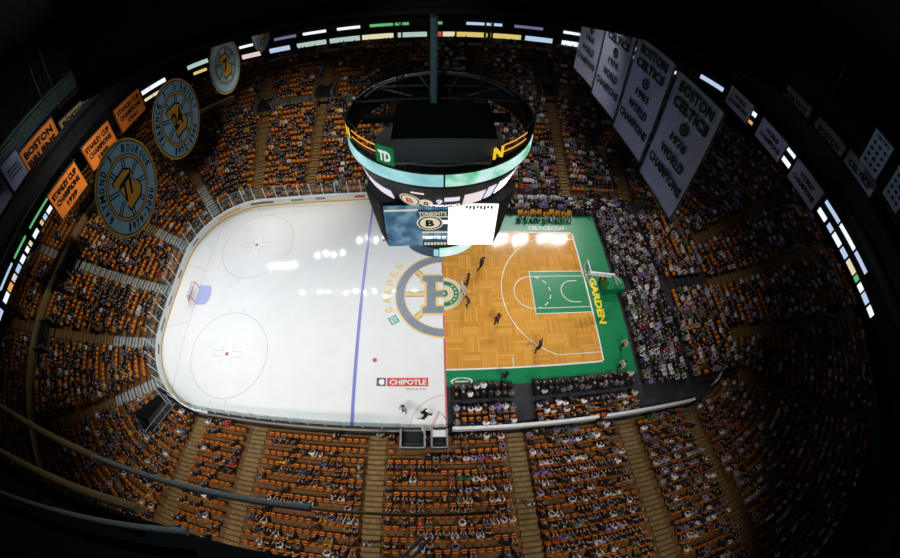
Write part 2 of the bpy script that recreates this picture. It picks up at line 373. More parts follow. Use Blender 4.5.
# spoked B at centre ice (the hockey half of it)
P = [(q, 0) for q in annulus(0, 0, 3.72, 4.5, 90, 270, 40)] + [(q, 1) for q in annulus(0, 0, 4.5, 4.66, 90, 270, 40)] + [(q, 1) for q in annulus(0, 0, 3.62, 3.72, 90, 270, 40)]
def spoke(a):
    c, s = math.cos(math.radians(a)), math.sin(math.radians(a)); px, py = -s, c; out = []
    for (w0, w1, mi) in ((-0.30, -0.20, 0), (-0.20, 0.20, 1), (0.20, 0.30, 0)):
        out.append(([(c * 1.5 + px * w0, s * 1.5 + py * w0), (c * 3.66 + px * w0, s * 3.66 + py * w0), (c * 3.66 + px * w1, s * 3.66 + py * w1), (c * 1.5 + px * w1, s * 1.5 + py * w1)], mi))
    return out
for a in (135, 180, 225): P += spoke(a)
mark('centre_logo_wheel', ['slate_paint', 'gold_paint'], ice, P, 0.008)
def half_B(e):
    k = [(-2.0 - e, 2.1 + e), (-2.0 - e, 1.5 - e), (-1.6 - e, 1.3 - e), (-1.6 - e, -1.3 + e), (-2.0 - e, -1.5 + e), (-2.0 - e, -2.1 - e), (-0.01, -2.1 - e), (-0.01, 2.1 + e)]
    return k
mark('centre_logo_letter', ['gold_paint', 'slate_paint', 'gold_paint', 'ice'], ice, [(half_B(0.22), 0), (half_B(0.0), 1), (rect(-0.75, 0.35, -0.02, 1.35), 2), (rect(-0.75, -1.35, -0.02, -0.35), 2), (rect(-0.5, 0.55, -0.02, 1.15), 3), (rect(-0.5, -1.15, -0.02, -0.55), 3)], 0.012)
mb = MB()
for k, ch in enumerate('GARDEN'):
    a = math.radians(199 - k * 11.2)
    floor_text(mb, ch, 5.35 * math.cos(a), 5.35 * math.sin(a), 0, a - PI / 2, 0.05, 0.008, 0.62, 0.75)
mb.build('centre_lettering', 'gold_paint', ice)
mb = MB(); a = math.radians(211); c, s = math.cos(a - PI / 2), math.sin(a - PI / 2)
mb.add([(5.35 * math.cos(a) + x * c - y * s, 5.35 * math.sin(a) + x * s + y * c, 0.008) for x, y in ((-.42, -.42), (.42, -.42), (.42, .42), (-.42, .42))], [(0, 1, 2, 3)], 0)
floor_text(mb, 'TD', 5.35 * math.cos(a), 5.35 * math.sin(a), 0, a - PI / 2, 0.02, 0.012, 0.6, 0.5, 1)
mb.build('centre_badge', ['teal_paint', 'white'], ice)
mb = MB(); mb.add(flat(rect(-4.95, -9.1, -1.5, -8.35), 0.008), [(0, 1, 2, 3)], 0); floor_text(mb, 'CHIPOTLE', -3.2, -8.73, 0, 0, 0.03, 0.012, 3.1, 0.48, 1)
mb.build('chipotle_lettering', ['chip_red', 'white'], ice)
mb = MB(); mb.add(flat(rect(-5.85, -9.1, -5.05, -8.35), 0.008), [(0, 1, 2, 3)], 0); mb.add(flat(disc(-5.4, -8.73, 0.26, 16, 40, 320), 0.012), [tuple(range(17))], 1)
floor_text(mb, 'MEXICAN GRILL', -2.5, -9.35, 0, 0, 0.0, 0.012, 1.7, 0.17, 0)
mb.build('chipotle_badge', ['chip_grey', 'boards_white'], ice)

# basketball court
mb = MB(); mb.box((0.0, -9.15, -0.008), (17.6, 10.3, 0.012)); apron = struct(mb.build('floor_court_apron', 'court_green'))
mb = MB(); mb.box((0.0, -7.62, 0.0), (14.33, 7.62, 0.02)); court = struct(mb.build('floor_court', 'parquet'))
Z = 0.024
mark('court_border_line', 'court_white', court, [rect(0, -7.72, 14.43, -7.57), rect(0, 7.57, 14.43, 7.72), rect(14.28, -7.72, 14.43, 7.72)], Z)
mark('half_way_line', 'red_line', court, [rect(0.0, -7.6, 0.05, 7.6)], Z)
mark('painted_key', 'court_green', court, [rect(8.54, -2.44, 14.28, 2.44)], Z)
mark('key_lines', 'court_white', court, [rect(8.5, -2.46, 14.28, -2.38), rect(8.5, 2.38, 14.28, 2.46), rect(8.5, -2.46, 8.58, 2.46), rect(8.54, -1.86, 14.28, -1.79), rect(8.54, 1.79, 14.28, 1.86)], Z + 0.004)
P = annulus(8.54, 0, 1.79, 1.86, 90, 270, 24)
for k in range(6): P += annulus(8.54, 0, 1.78, 1.87, -85 + k * 29, -70 + k * 29, 3)
mark('free_throw_circle', 'court_white', court, P, Z + 0.004)
mark('restricted_arc', 'court_white', court, annulus(12.75, 0, 1.2, 1.28, 90, 270, 20) + [rect(12.75, 1.2, 13.4, 1.28), rect(12.75, -1.28, 13.4, -1.2)], Z + 0.004)
mark('three_point_line', 'court_white', court, annulus(12.75, 0, 7.2, 7.27, 112.5, 247.5, 48) + [rect(10.0, 6.66, 14.3, 6.73), rect(10.0, -6.73, 14.3, -6.66)], Z + 0.004)
mark('sideline_hash', 'court_white', court, [rect(5.8, -7.6, 5.86, -6.7), rect(5.8, 6.7, 5.86, 7.6)], Z + 0.004)
mark('centre_roundel', ['court_cream', 'court_green', 'court_cream', 'court_green'], court, [(disc(0, 0, 1.83, 32, -90, 90), 0)] + [(q, 1) for q in annulus(0, 0, 0.95, 1.42, -90, 90, 24)] + [(q, 2) for q in annulus(0, 0, 1.1, 1.25, -60, 60, 12)[::2]] + [(q, 3) for q in annulus(0, 0, 0.15, 0.4, -90, 90, 12)], Z + 0.004)
mb = MB(); floor_text(mb, 'GARDEN', 15.2, -1.1, 0, -PI / 2, 0.05, 0.02, 5.4, 0.8); mb.build('garden_lettering', 'court_yellow', apron)
mb = MB(); floor_text(mb, 'CELTICS.COM', 11.5, 8.3, 0, 0, 0.03, 0.02, 4.2, 0.6); mb.build('apron_lettering', 'court_white', apron)
mark('apron_oval', 'court_white', apron, annulus(1.3, -8.75, 0.75, 0.95, 0, 360, 24, 0.4) + [rect(0.75, -8.82, 1.85, -8.68)], 0.02)

# stands: stepped tiers
def seats_here(i, x, y):
    """whether row i of the bowl exists at this place"""
    z, a = polar(x, y)
    if in_tunnel(x, y): return False
    if x > 30 and i > 22: return False
    return True
mb = MB(); prev = None
for i in range(NROW):
    d, z = dz(i); d2 = d + 0.85 if i < NROW - 1 else d + 1.4; z0 = dz(i - 1)[1] if i else 0.0
    A, B = loop(d, 24, 10), loop(d2, 24, 10); n = len(A)
    for k in range(n):
        k2 = (k + 1) % n
        mx, my = (A[k][0] + A[k2][0]) / 2, (A[k][1] + A[k2][1]) / 2
        if not seats_here(i, mx, my): continue
        if i == 0 and -3.75 < mx < 0.3 and my < -12: pass
        mb.add([(*A[k][:2], z), (*A[k2][:2], z), (*B[k2][:2], z), (*B[k][:2], z)], [(3, 2, 1, 0)])
        mb.add([(*A[k][:2], z0), (*A[k2][:2], z0), (*A[k2][:2], z), (*A[k][:2], z)], [(3, 2, 1, 0)])
struct(mb.build('floor_tiers', 'concrete'))
# courtside flat risers where the rink end has been taken up for basketball
RIS = []
mb = MB()
for j in range(7):
    x0 = 23.75 + j * 0.9; z = 0.12 * (j + 1); RIS.append((x0, z))
    mb.box((x0, -11.2 + 0.0, -0.01), (x0 + 0.9, 11.2, z))
struct(mb.build('floor_risers', 'dark_floor'))

# aisle stairs: one flight each, half steps
def flight(i0, i1, fn, w, matk, name='stair_flight'):
    mb = MB()
    for i in range(i0, i1):
        d, z = dz(i)
        if i + 1 >= NROW: break
        zn = dz(i + 1)[1]
        for k, (da, zz) in enumerate(((0.0, z), (0.425, (z + zn) / 2))):
            (px, py), (nx, ny) = fn(d + da); tx, ty = -ny, nx; dep = 0.425
            zb = z - 0.02
            vs = [(px + tx * s * w / 2 + nx * q * dep, py + ty * s * w / 2 + ny * q * dep, h) for h in (zb, zz + 0.02) for s, q in ((-1, 0), (1, 0), (1, 1), (-1, 1))]
            mb.add(vs, [(3, 2, 1, 0), (4, 5, 6, 7), (0, 1, 5, 4), (1, 2, 6, 5), (2, 3, 7, 6), (3, 0, 4, 7)])
            mb.add([(px + tx * q1 * w / 2 + nx * q2, py + ty * q1 * w / 2 + ny * q2, zz + 0.026) for q1, q2 in ((-1, 0), (1, 0), (1, 0.09), (-1, 0.09))], [(0, 1, 2, 3)], 1)
    return struct(mb.build(name, [matk, 'stair_nosing']))
for xa in STR_AISLES:
    flight(0, 17, lambda d, xa=xa: ((xa, -12.95 - d), (0, -1)), 1.3, 'stair')
    flight(0, 26, lambda d, xa=xa: ((xa, 12.95 + d), (0, 1)), 0.95, 'stair')
for a, q in ANG_AISLES:
    cx = -CX if 'L' in q else CX; cy = -CY if 'B' in q else CY; ca, sa = math.cos(math.radians(a)), math.sin(math.radians(a))
    top = 22 if 'R' in q else 26
    f = lambda d, cx=cx, cy=cy, ca=ca, sa=sa: ((cx + (CR + d) * ca, cy + (CR + d) * sa), (ca, sa))
    pale = q[1] == 'L' and a not in (268.5, 97)
    if pale:
        flight(0, 7, f, 1.25, 'stair_pale'); flight(7, top, f, 1.1, 'stair')
    else: flight(0, top, f, 1.25, 'stair')
flight(0, 26, lambda d: ((-CX - CR - d, 0.3), (-1, 0)), 1.2, 'stair_pale')
flight(0, 22, lambda d: ((CX + CR + d, 0.3), (1, 0)), 1.2, 'stair')

# portals on the stands: low concrete walls, black blocks painting the opening's darkness
PORTALS = []
def portal(px, py, nx, ny, i, w=3.0, dep=3.6):
    PORTALS.append((px, py, nx, ny, w, dep))
    z = dz(i)[1]; ang = math.atan2(ny, nx) - PI / 2
    X = Matrix.Translation((px, py, 0)) @ Matrix.Rotation(ang, 4, 'Z')
    mb = MB(); zt = z + 1.75
    mb.box((-w / 2, 0, z - 0.3), (-w / 2 + 0.3, dep, zt), 0, X); mb.box((w / 2 - 0.3, 0, z - 0.3), (w / 2, dep, zt), 0, X); mb.box((-w / 2, dep - 0.3, z - 0.3), (w / 2, dep, zt), 0, X)
    mb.box((-w / 2 + 0.3, 0, z - 0.4), (w / 2 - 0.3, dep - 0.3, z + 0.03), 1, X); mb.box((-w / 2 + 0.3, 0.9, z + 0.03), (w / 2 - 0.3, dep - 0.3, z + 1.35), 1, X)
    mb.box((-w / 2 + 0.5, dep - 0.33, z + 0.06), (w / 2 - 0.5, dep - 0.29, zt - 0.25), 1, X)
    struct(mb.build('wall_portal', ['portal', 'black']))
def at_far(x, i): d, z = dz(i); portal(x, 12.95 + d, 0, 1, i)
def at_ang(a, q, i, **k):
    cx = -CX if 'L' in q else CX; cy = -CY if 'B' in q else CY; ca, sa = math.cos(math.radians(a)), math.sin(math.radians(a)); d, z = dz(i)
    portal(cx + (CR + d) * ca, cy + (CR + d) * sa, ca, sa, i, **k)
at_far(-15.9, 16); at_far(15.1, 16); at_far(-5.5, 17); at_far(5.3, 17)
at_ang(97, 'TL', 15); at_ang(133, 'TL', 16); at_ang(83, 'TR', 16); at_ang(47, 'TR', 16)
d17 = dz(17)[0]
portal(-CX - CR - d17, 0.0, -1, 0, 17, 4.0, 2.6); at_ang(194, 'BL', 17, w=4.0, dep=2.6); at_ang(222, 'BL', 16, w=3.6)
portal(CX + CR + dz(15)[0], 2.5, 1, 0, 15); at_ang(345, 'BR', 15)
# pale ledges between the portals of the far side
mb = MB(); d, z = dz(16)
mb.box((-24.2, 12.95 + d, z), (-17.9, 12.95 + d + 0.5, z + 1.25)); struct(mb.build('wall_ledge', 'portal'))
mb = MB(); mb.box((17.3, 12.95 + d, z), (22.0, 12.95 + d + 0.5, z + 1.25)); struct(mb.build('wall_ledge', 'portal'))
# rail wall at the back of the lower rows, rink end
d, z = dz(20); mb = MB(); A, B = loop(d, 24, 10), loop(d + 0.25, 24, 10)
for k in range(len(A)):
    k2 = (k + 1) % len(A)
    if A[k][0] < -30 and not in_tunnel(A[k][0], A[k][1]):
        mb.add([(*A[k][:2], z - 0.2), (*A[k2][:2], z - 0.2), (*A[k2][:2], z + 1.0), (*A[k][:2], z + 1.0), (*B[k][:2], z + 1.0), (*B[k2][:2], z + 1.0)], [(3, 2, 1, 0), (2, 5, 4, 3)][:2])
struct(mb.build('wall_rail_end', 'oldbrass'))
# players' tunnel through the corner
mb = MB()
def pol(a, r): return (-CX + r * math.cos(math.radians(a)), -CY + r * math.sin(math.radians(a)))
for a in (TUNNEL[0] + 0.3, TUNNEL[1] - 0.3):
    for k in range(5):
        r0, r1 = CR + 0.5 + 0.85 * k, CR + 0.5 + 0.85 * (k + 1); z = dz(k)[1] + 0.9
        p, q = pol(a, r0), pol(a, r1); mb.add([(*p, -0.02), (*q, -0.02), (*q, z), (*p, z)], [(0, 1, 2, 3)]); 
A = [pol(a, CR + 0.5) for a in np.linspace(*TUNNEL, 6)]; B = [pol(a, CR + 4.75) for a in np.linspace(*TUNNEL, 6)]
mb.add([(*p, 0.0) for p in A] + [(*p, 0.0) for p in B], [(k, k + 1, k + 7, k + 6) for k in range(5)], 1)
mb.add([(*pol(TUNNEL[0], CR + 4.7), 0), (*pol(TUNNEL[1], CR + 4.7), 0), (*pol(TUNNEL[1], CR + 4.7), 2.0), (*pol(TUNNEL[0], CR + 4.7), 2.0)], [(0, 1, 2, 3)], 1)
struct(mb.build('wall_tunnel', ['dark_wall', 'dark_floor']))

# balcony front, upper balcony, roof
BZ = 26.35
FL, FRX, FY, FR = 58.0, 50.5, 39.0, 22.0
def fascia(off=0.0, n=16, near=True):
    out = []; r = FR + off
    def arc(cx, cy, a0, a1):
        for k in range(n + 1):
            a = math.radians(a0 + (a1 - a0) * k / n); out.append((cx + r * math.cos(a), cy + r * math.sin(a)))
    arc(FRX - FR, -FY + FR, 270, 360); arc(FRX - FR, FY - FR, 0, 90); arc(-FL + FR, FY - FR, 90, 180); arc(-FL + FR, -FY + FR, 180, 270)
    return out
def wallring(mb, P, z0, z1, mi=0):
    n = len(P)
    for k in range(n):
        a, b = P[k], P[(k + 1) % n]; mb.add([(*a, z0), (*b, z0), (*b, z1), (*a, z1)], [(0, 1, 2, 3)], mi)
def flatring(mb, P, Q, z0, z1, mi=0):
    n = len(P)
    for k in range(n):
        a, b, c, d = P[k], P[(k + 1) % n], Q[(k + 1) % n], Q[k]; mb.add([(*a, z0), (*b, z0), (*c, z1), (*d, z1)], [(0, 1, 2, 3)], mi)
mb = MB(); wallring(mb, fascia(), 10.5, 14.0); flatring(mb, fascia(), fascia(0.6), 14.0, 14.0); flatring(mb, fascia(), fascia(1.5), 10.5, 10.5)
wallring(mb, fascia(1.5), 7.5, 10.5)
struct(mb.build('wall_balcony_front', 'dark_wall'))
mb = MB(); z = 13.2
for j in range(14):
    flatring(mb, fascia(0.6 + j * 1.0), fascia(1.6 + j * 1.0), z, z); wallring(mb, fascia(1.6 + j * 1.0), z, z + 0.62); z += 0.62
struct(mb.build('floor_balcony', 'dark_wall'))
mb = MB(); wallring(mb, fascia(14.7), 10, 37); struct(mb.build('wall_outer', 'dark_wall'))
mb = MB(); P = fascia(15); mb.add([(*p, 36.5) for p in P], [tuple(range(len(P)))]); struct(mb.build('ceiling', 'black'))
mb = MB(); mb.box((-23, -2.4, BZ), (21, -2.0, 36.5)); mb.box((-23, -2.6, BZ - 0.3), (21, -1.8, BZ)); struct(mb.build('ceiling_added_panel', 'black'))  # added dark panel whose lower edge cuts off the view into the roof
# wide roof beams that the banner rows hang between
for (x, z0, z1, y0, y1) in [(-41.4, 18.9, 21.6, -30, 33), (-49, 23.6, 26.2, -30, 33), (36.5, 19.6, 22.3, -30, 30), (49.5, 21.2, 24.4, -30, 28)]:
    mb = MB(); mb.box((x - 0.8, y0, z0), (x + 0.8, y1, z0 + 0.35)); mb.box((x - 0.8, y0, z1 - 0.35), (x + 0.8, y1, z1)); mb.box((x - 0.25, y0, z0 + 0.35), (x + 0.25, y1, z1 - 0.35))
    for yy in (y0 + 4, y1 - 4): mb.box((x - 0.2, yy - 0.2, z1), (x + 0.2, yy + 0.2, 36.5))
    struct(mb.build('ceiling_beam', 'greenish_steel' if abs(x) > 48 else 'black'))

# ================================================================== RINK BOARDS AND GLASS
def fine_loop(step=0.5):
    P = loop(0.0, 40, 60); return P
def stretch(P0, sel): return [p for p in P0 if sel(p)]
def strip(mb, path, o0, o1, z0, z1, mi=0):
    """a band of the boards between offsets o0 and o1"""
    n = len(path); vs = []
    for x, y, nx, ny in path:
        for o, z in ((o0, z0), (o1, z0), (o1, z1), (o0, z1)): vs.append((x + nx * o, y + ny * o, z))
    fs = []
    for k in range(n - 1):
        a, b = 4 * k, 4 * (k + 1)
        for j in range(4): fs.append((a + j, b + j, b + (j + 1) % 4, a + (j + 1) % 4))
    fs += [(3, 2, 1, 0), tuple(4 * (n - 1) + j for j in range(4))]
    mb.add(vs, fs, mi)
def walk(path, step):
    """points every STEP metres along a path of (x,y,nx,ny)"""
    out = [path[0]]; acc = 0
    for a, b in zip(path, path[1:]):
        L = math.hypot(b[0] - a[0], b[1] - a[1]); t = step - acc
        while t <= L:
            f = t / L; nx, ny = a[2] + (b[2] - a[2]) * f, a[3] + (b[3] - a[3]) * f; m = math.hypot(nx, ny)
            out.append((a[0] + (b[0] - a[0]) * f, a[1] + (b[1] - a[1]) * f, nx / m, ny / m)); t += step
        acc = L - (t - step)
    return out
LP = loop(0.0, 40, 60)
arcBL = LP[:41]; nearst = LP[41:100]; arcBR = LP[100:141]; right = LP[141:200]; arcTR = LP[200:241]; farst = LP[241:300]; arcTL = LP[300:341]; leftst = LP[341:]
far_left = [(0.0, 12.95, 0, 1)] + [p for p in farst if p[0] < -0.05]
near_left = [p for p in nearst if p[0] < -2.1] + [(-2.05, -12.95, 0, -1)]
ROUND = far_left + arcTL + leftst + arcBL + near_left             # from the split at the far side right round to the gate
GATE = [(-1.15, -12.95, 0, -1), (-0.6, -12.95, 0, -1), (-0.02, -12.95, 0, -1)]
rb = empty('rink_boards', (-15, -12.95, 0)); tag(rb, 'white hockey dasher boards with yellow kick strip and glass round the ice end', 'rink boards')
rbw = Matrix.Translation((15, 12.95, 0))
def under(o, root):
    o.parent = root; o.matrix_parent_inverse = root.matrix_basis.inverted(); return o
def part(mb, name, mats, root): return under(mb.build(name, mats), root)
for path in (ROUND, GATE):
    mb = MB(); strip(mb, path, 0.0, 0.14, 0.20, 1.07); part(mb, 'board_panel', 'boards_white', rb)
    mb = MB(); strip(mb, path, -0.02, 0.14, 0.0, 0.20); part(mb, 'kick_strip', 'yellow', rb)
    mb = MB(); strip(mb, path, -0.03, 0.17, 1.07, 1.12); part(mb, 'cap_rail', 'blackmetal' if path is GATE else 'boards_white', rb)
mb = MB(); strip(mb, near_left + [], -0.035, 0.2, 1.121, 1.14); part(mb, 'near_cap', 'blackmetal', rb)
mb = MB(); strip(mb, [(-2.05, -12.95, 0.7, -0.7), (-1.75, -13.7, 0.9, -0.3)], 0, 0.12, 0.1, 1.1); part(mb, 'gate_door', 'boards_white', rb)
# coloured advert patches along the inner face of the boards
adcols = ['slate_paint', 'chip_red', 'blue_line', 'teal_paint', 'chip_grey', 'gold_paint']
W = walk(ROUND, 0.4)
k = 10; q = 0
while k < len(W) - 12:
    n = random.choice([3, 4, 6, 8])
    mb = MB(); z_ = 0.45 + 0.1 * random.random(); strip(mb, W[k:k + n + 1], -0.008, 0.0, z_, 0.78)
    if mb.v: part(mb, 'advert_panel', adcols[q % 6], rb)
    k += n + random.choice([4, 6, 9]); q += 1
# each pane of glass and each post
W = walk(ROUND, 1.52)
for a, b in zip(W, W[1:]):
    end = a[0] < -18; h = 2.9 if a[0] > -22 else 3.35
    mb = MB(); strip(mb, [a, b], 0.05, 0.065, 1.12, h); part(mb, 'glass_pane', 'glass', rb)
    mb = MB(); x, y, nx, ny = a; mb.tube([(x + nx * 0.06, y + ny * 0.06, 1.1), (x + nx * 0.06, y + ny * 0.06, h + 0.02)], 0.045, 6); part(mb, 'glass_post', 'boards_white', rb)
rb2 = empty('courtside_boards', (12, -12.95, 0)); tag(rb2, 'long white-topped low board between the courtside floor rows and the stand', 'rink boards')
path = [(0.35, -12.95, 0, -1)] + [p for p in nearst if p[0] > 0.4] + arcBR[:4]
for seg in (path[:len(path) // 2 + 1], path[len(path) // 2 + 1:]):
    mb = MB(); strip(mb, seg, 0.0, 0.14, 0.0, 1.05); part(mb, 'board_panel', 'boards_white', rb2)
    mb = MB(); strip(mb, seg, -0.05, 0.2, 1.05, 1.12); part(mb, 'cap_rail', 'white', rb2)

seg = arcBR[14:30]; mb = MB(); strip(mb, seg, 0.0, 0.08, 0.0, 1.0); part(mb, 'corner_board', 'boards_white', rb2)
# goal
g = empty('goal_net', (-27.13, 0, 0)); tag(g, 'red framed hockey goal with white net standing on the blue crease', 'hockey goal')
mb = MB()
for y in (-0.915, 0.915):
    mb.tube([(0, y, 0), (0, y, 1.22)], 0.04, 8); mb.tube([(0, y, 1.22), (-0.55, y * 0.9, 1.2), (-1.05, y * 0.85, 0.05)], 0.03, 8)
mb.tube([(0, -0.915, 1.22), (0, 0.915, 1.22)], 0.04, 8); mb.tube([(-1.05, -0.78, 0.05), (-1.12, 0, 0.05), (-1.05, 0.78, 0.05)], 0.04, 8)
mb.build('goal_frame', 'goal_red', g)
mb = MB()
for t in np.linspace(0, 1, 14):
    y = -0.9 + 1.8 * t; mb.tube([(0, y, 1.22), (-0.55, y * 0.9, 1.19), (-1.08, y * 0.86, 0.05)], 0.022, 4)
for (x, z) in [(-0.15, 1.21), (-0.35, 1.2), (-0.55, 1.19), (-0.65, 0.97), (-0.75, 0.75), (-0.86, 0.52), (-0.97, 0.3)]: mb.tube([(x, -0.85, z), (x, 0.85, z)], 0.022, 4)
mb.build('goal_mesh', 'net', g)

# penalty and timekeeper boxes behind the gate
t = empty('penalty_box', (-2.6, -13.9, 0)); tag(t, 'open-topped black penalty box with grey rim behind the open gate', 'bench box')
def pen(root, x0, x1, mats):
    mb = MB(); mb.box((x0, -14.55, 0.52), (x1, -13.15, 0.6)); part(mb, 'box_floor', 'black', root)
    for a, b in (((x0, -14.6, 0.5), (x0 + 0.08, -13.16, 1.5)), ((x1 - 0.08, -14.6, 0.5), (x1, -13.16, 1.5)), ((x0, -14.65, 0.5), (x1, -14.6, 1.5))):
        mb = MB(); mb.box(a, b); w = part(mb, 'box_wall', 'blackmetal', root)
        mb = MB(); mb.box((a[0] - 0.03, a[1] - 0.03, 1.5), (b[0] + 0.03, b[1] + 0.03, 1.55)); part(mb, 'box_rim', mats, w if False else root)
    mb = MB(); mb.box((x0 + 0.12, -14.5, 0.6), (x1 - 0.12, -14.15, 0.95)); part(mb, 'bench', 'blackmetal', root)
pen(t, -3.65, -1.75, 'steel')
t = empty('timekeeper_box', (-0.7, -13.9, 0)); tag(t, 'black timekeeper box with a white desk beside the penalty box', 'bench box')
pen(t, -1.3, -0.05, 'greysteel')
mb = MB(); mb.box((-1.2, -13.75, 1.3), (-0.15, -13.2, 1.36)); part(mb, 'desk', 'white', t)

# steel gate frames at the mouth of the corner tunnel
for k, (a, lab) in enumerate(((TUNNEL[0], 'grey tunnel railing on the end side of the corner tunnel'), (TUNNEL[1], 'grey tunnel railing on the long side of the corner tunnel'))):
    p = pol(a, CR + 0.45); t = empty('tunnel_railing', (*p, 0)); tag(t, lab, 'railing')
    q = pol(a, CR + 4.6); dx, dy = q[0] - p[0], q[1] - p[1]
    for h in (1.0, 1.9):
        mb = MB(); mb.tube([(0, 0, h), (dx, dy, h + 1.2)], 0.05, 6); mb.build('rail', 'greysteel', t)
    for u in (0, .33, .66, 1):
        mb = MB(); mb.tube([(dx * u, dy * u, 0), (dx * u, dy * u, 1.9 + 1.2 * u)], 0.045, 6); mb.build('post', 'greysteel', t)
t = empty('tunnel_gate', (*pol(239.5, CR + 1.0), 0)); tag(t, 'grey steel gate frame standing across the mouth of the corner tunnel', 'gate')
p, q = pol(TUNNEL[0] + .5, CR + .9), pol(TUNNEL[1] - .5, CR + .9); o = pol(239.5, CR + 1.0); P = [(p[0] - o[0], p[1] - o[1]), (q[0] - o[0], q[1] - o[1])]
mb = MB(); mb.tube([(*P[0], 0), (*P[0], 2.1), (*P[1], 2.1), (*P[1], 0)], 0.08, 6); mb.build('gate_frame', 'steel', t)
for h in (0.5, 1.0): mb = MB(); mb.tube([(*P[0], h), (*P[1], h)], 0.05, 6); mb.build('gate_bar', 'steel', t)
# basketball hoop
h = empty('basketball_hoop', (17.3, 0.3, 0.012)); tag(h, 'portable basketball hoop with white arm at the green end of the court', 'basketball hoop')
mb = MB(); mb.box((-1.2, -0.7, 0), (1.0, 0.7, 0.85)); mb.box((-1.45, -0.6, 0), (-1.2, 0.6, 1.9), 1); mb.build('hoop_base', ['court_green', 'court_green'], h)
mb = MB(); mb.tube([(0.2, -0.1, 0.8), (-0.9, -0.2, 2.6), (-3.95, -0.3, 3.2)], 0.13, 8); mb.tube([(0.8, 0, 0.8), (-0.4, -0.15, 2.1), (-0.9, -0.2, 2.6)], 0.07, 8); mb.tube([(-1.0, -0.2, 2.2), (-3.95, -0.3, 2.85)], 0.06, 6); mb.build('hoop_arm', 'white', h)
mb = MB(); mb.box((-4.05, -1.2, 2.85), (-4.0, 0.6, 3.95)); bk = mb.build('backboard', 'glass', h)
mb = MB()
for a, b in (((-4.08, -1.25, 2.8), (-3.98, -1.18, 4.0)), ((-4.08, 0.58, 2.8), (-3.98, 0.65, 4.0)), ((-4.08, -1.25, 3.93), (-3.98, 0.65, 4.0)), ((-4.08, -1.25, 2.8), (-3.98, 0.65, 2.87))): mb.box(a, b)
mb.build('backboard_frame', 'white', bk)
mb = MB(); mb.tube([(-4.42 + 0.23 * math.cos(a), -0.3 + 0.23 * math.sin(a), 3.05) for a in np.linspace(0, 2 * PI, 20)[:-1]], 0.02, 6, closed=True); mb.box((-4.2, -0.36, 3.03), (-4.05, -0.24, 3.07)); rim = mb.build('rim', 'rim_orange', h)
mb = MB()
for k in range(10):
    a = 2 * PI * k / 10; mb.tube([(-4.42 + 0.22 * math.cos(a), -0.3 + 0.22 * math.sin(a), 3.04), (-4.42 + 0.14 * math.cos(a + 0.4), -0.3 + 0.14 * math.sin(a + 0.4), 2.6)], 0.012, 4)
mb.build('hoop_net', 'net', rim)

# ================================================================== SCOREBOARD
sb = empty('scoreboard', (-0.4, 0, 9.3)); tag(sb, 'big round centre-hung scoreboard with glowing ring and four-sided screens above centre ice', 'scoreboard')
def sp(mb, name, mats, root=None):
    o = mb.build(name, mats); r = root or sb
    o.parent = r; o.matrix_parent_inverse = Matrix.Translation((0.4, 0, -9.3)) if r is sb else Matrix.Identity(4)
    # part meshes are written in scoreboard coordinates: centre at x=-0.4
    if r is sb: o.matrix_parent_inverse = Matrix.Translation((0, 0, -9.3))
    return o
def cyl(mb, r0, z0, r1, z1, a0=0, a1=360, n=72, mi=0, th=0.0):
    k = max(2, int(n * (a1 - a0) / 360)); vs = []
    for j in range(k + 1):
        a = math.radians(a0 + (a1 - a0) * j / k); c, s = math.cos(a), math.sin(a)
        vs += [(r0 * c, r0 * s, z0), (r1 * c, r1 * s, z1)]
        if th: vs += [((r1 - th) * c, (r1 - th) * s, z1), ((r0 - th) * c, (r0 - th) * s, z0)]
    m = 4 if th else 2; fs = []
    for j in range(k):
        a, b = m * j, m * (j + 1)
        for i in range(m if th else 1): fs.append((a + i, b + i, b + (i + 1) % m, a + (i + 1) % m)[::-1])
    if th and a1 - a0 < 360: fs += [(0, 1, 2, 3), tuple(m * k + i for i in (3, 2, 1, 0))]
    mb.add(vs, fs, mi)
R0 = 5.38
mb = MB(); cyl(mb, R0, 17.95, R0, 18.98, th=0.25); sp(mb, 'ring_body', 'blackmetal')
mb = MB(); cyl(mb, R0 + 0.04, 18.12, R0 + 0.04, 18.85, 140, 271, th=0.04); sp(mb, 'led_ring', 'ring_teal')
mb = MB(); cyl(mb, R0 + 0.04, 18.12, R0 + 0.04, 18.85, 272, 400, th=0.04); sp(mb, 'led_ring', 'ring_green')
mb = MB(); cyl(mb, R0 + 0.04, 18.12, R0 + 0.04, 18.85, 42, 138, th=0.04); sp(mb, 'led_ring', 'led_dark')
mb = MB(); mb.tube([(R0 * math.cos(a), R0 * math.sin(a), 19.45) for a in np.linspace(0, 2 * PI, 65)[:-1]], 0.05, 6, closed=True); sp(mb, 'hoop_rail', 'steel')
for a0, a1 in ((140, 233), (-55, 40)):
    mb = MB(); mb.tube([(R0 * math.cos(math.radians(a)), R0 * math.sin(math.radians(a)), 20.4) for a in np.linspace(a0, a1, 24)], 0.05, 6); sp(mb, 'hoop_rail', 'steel')
for k in range(20):
    a = 2 * PI * k / 20; zt = 20.4 if (7 < k < 13) or k > 16 or k < 3 else 19.45; mb = MB(); mb.tube([(R0 * math.cos(a), R0 * math.sin(a), 18.9), (R0 * math.cos(a), R0 * math.sin(a), zt)], 0.04, 6); sp(mb, 'ring_post', 'blackmetal')
mb = MB(); cyl(mb, R0 - 0.02, 18.98, R0 - 0.02, 19.4, th=0.05); sp(mb, 'ring_upstand', 'black')
for a in (40, 75, 105, 140):
    mb = MB(); c, s = math.cos(math.radians(a)), math.sin(math.radians(a)); mb.tube([(2.2 * c, 2.2 * s, 19.6), (R0 * c, R0 * s, 19.3)], 0.06, 6); sp(mb, 'ring_spoke', 'greysteel')
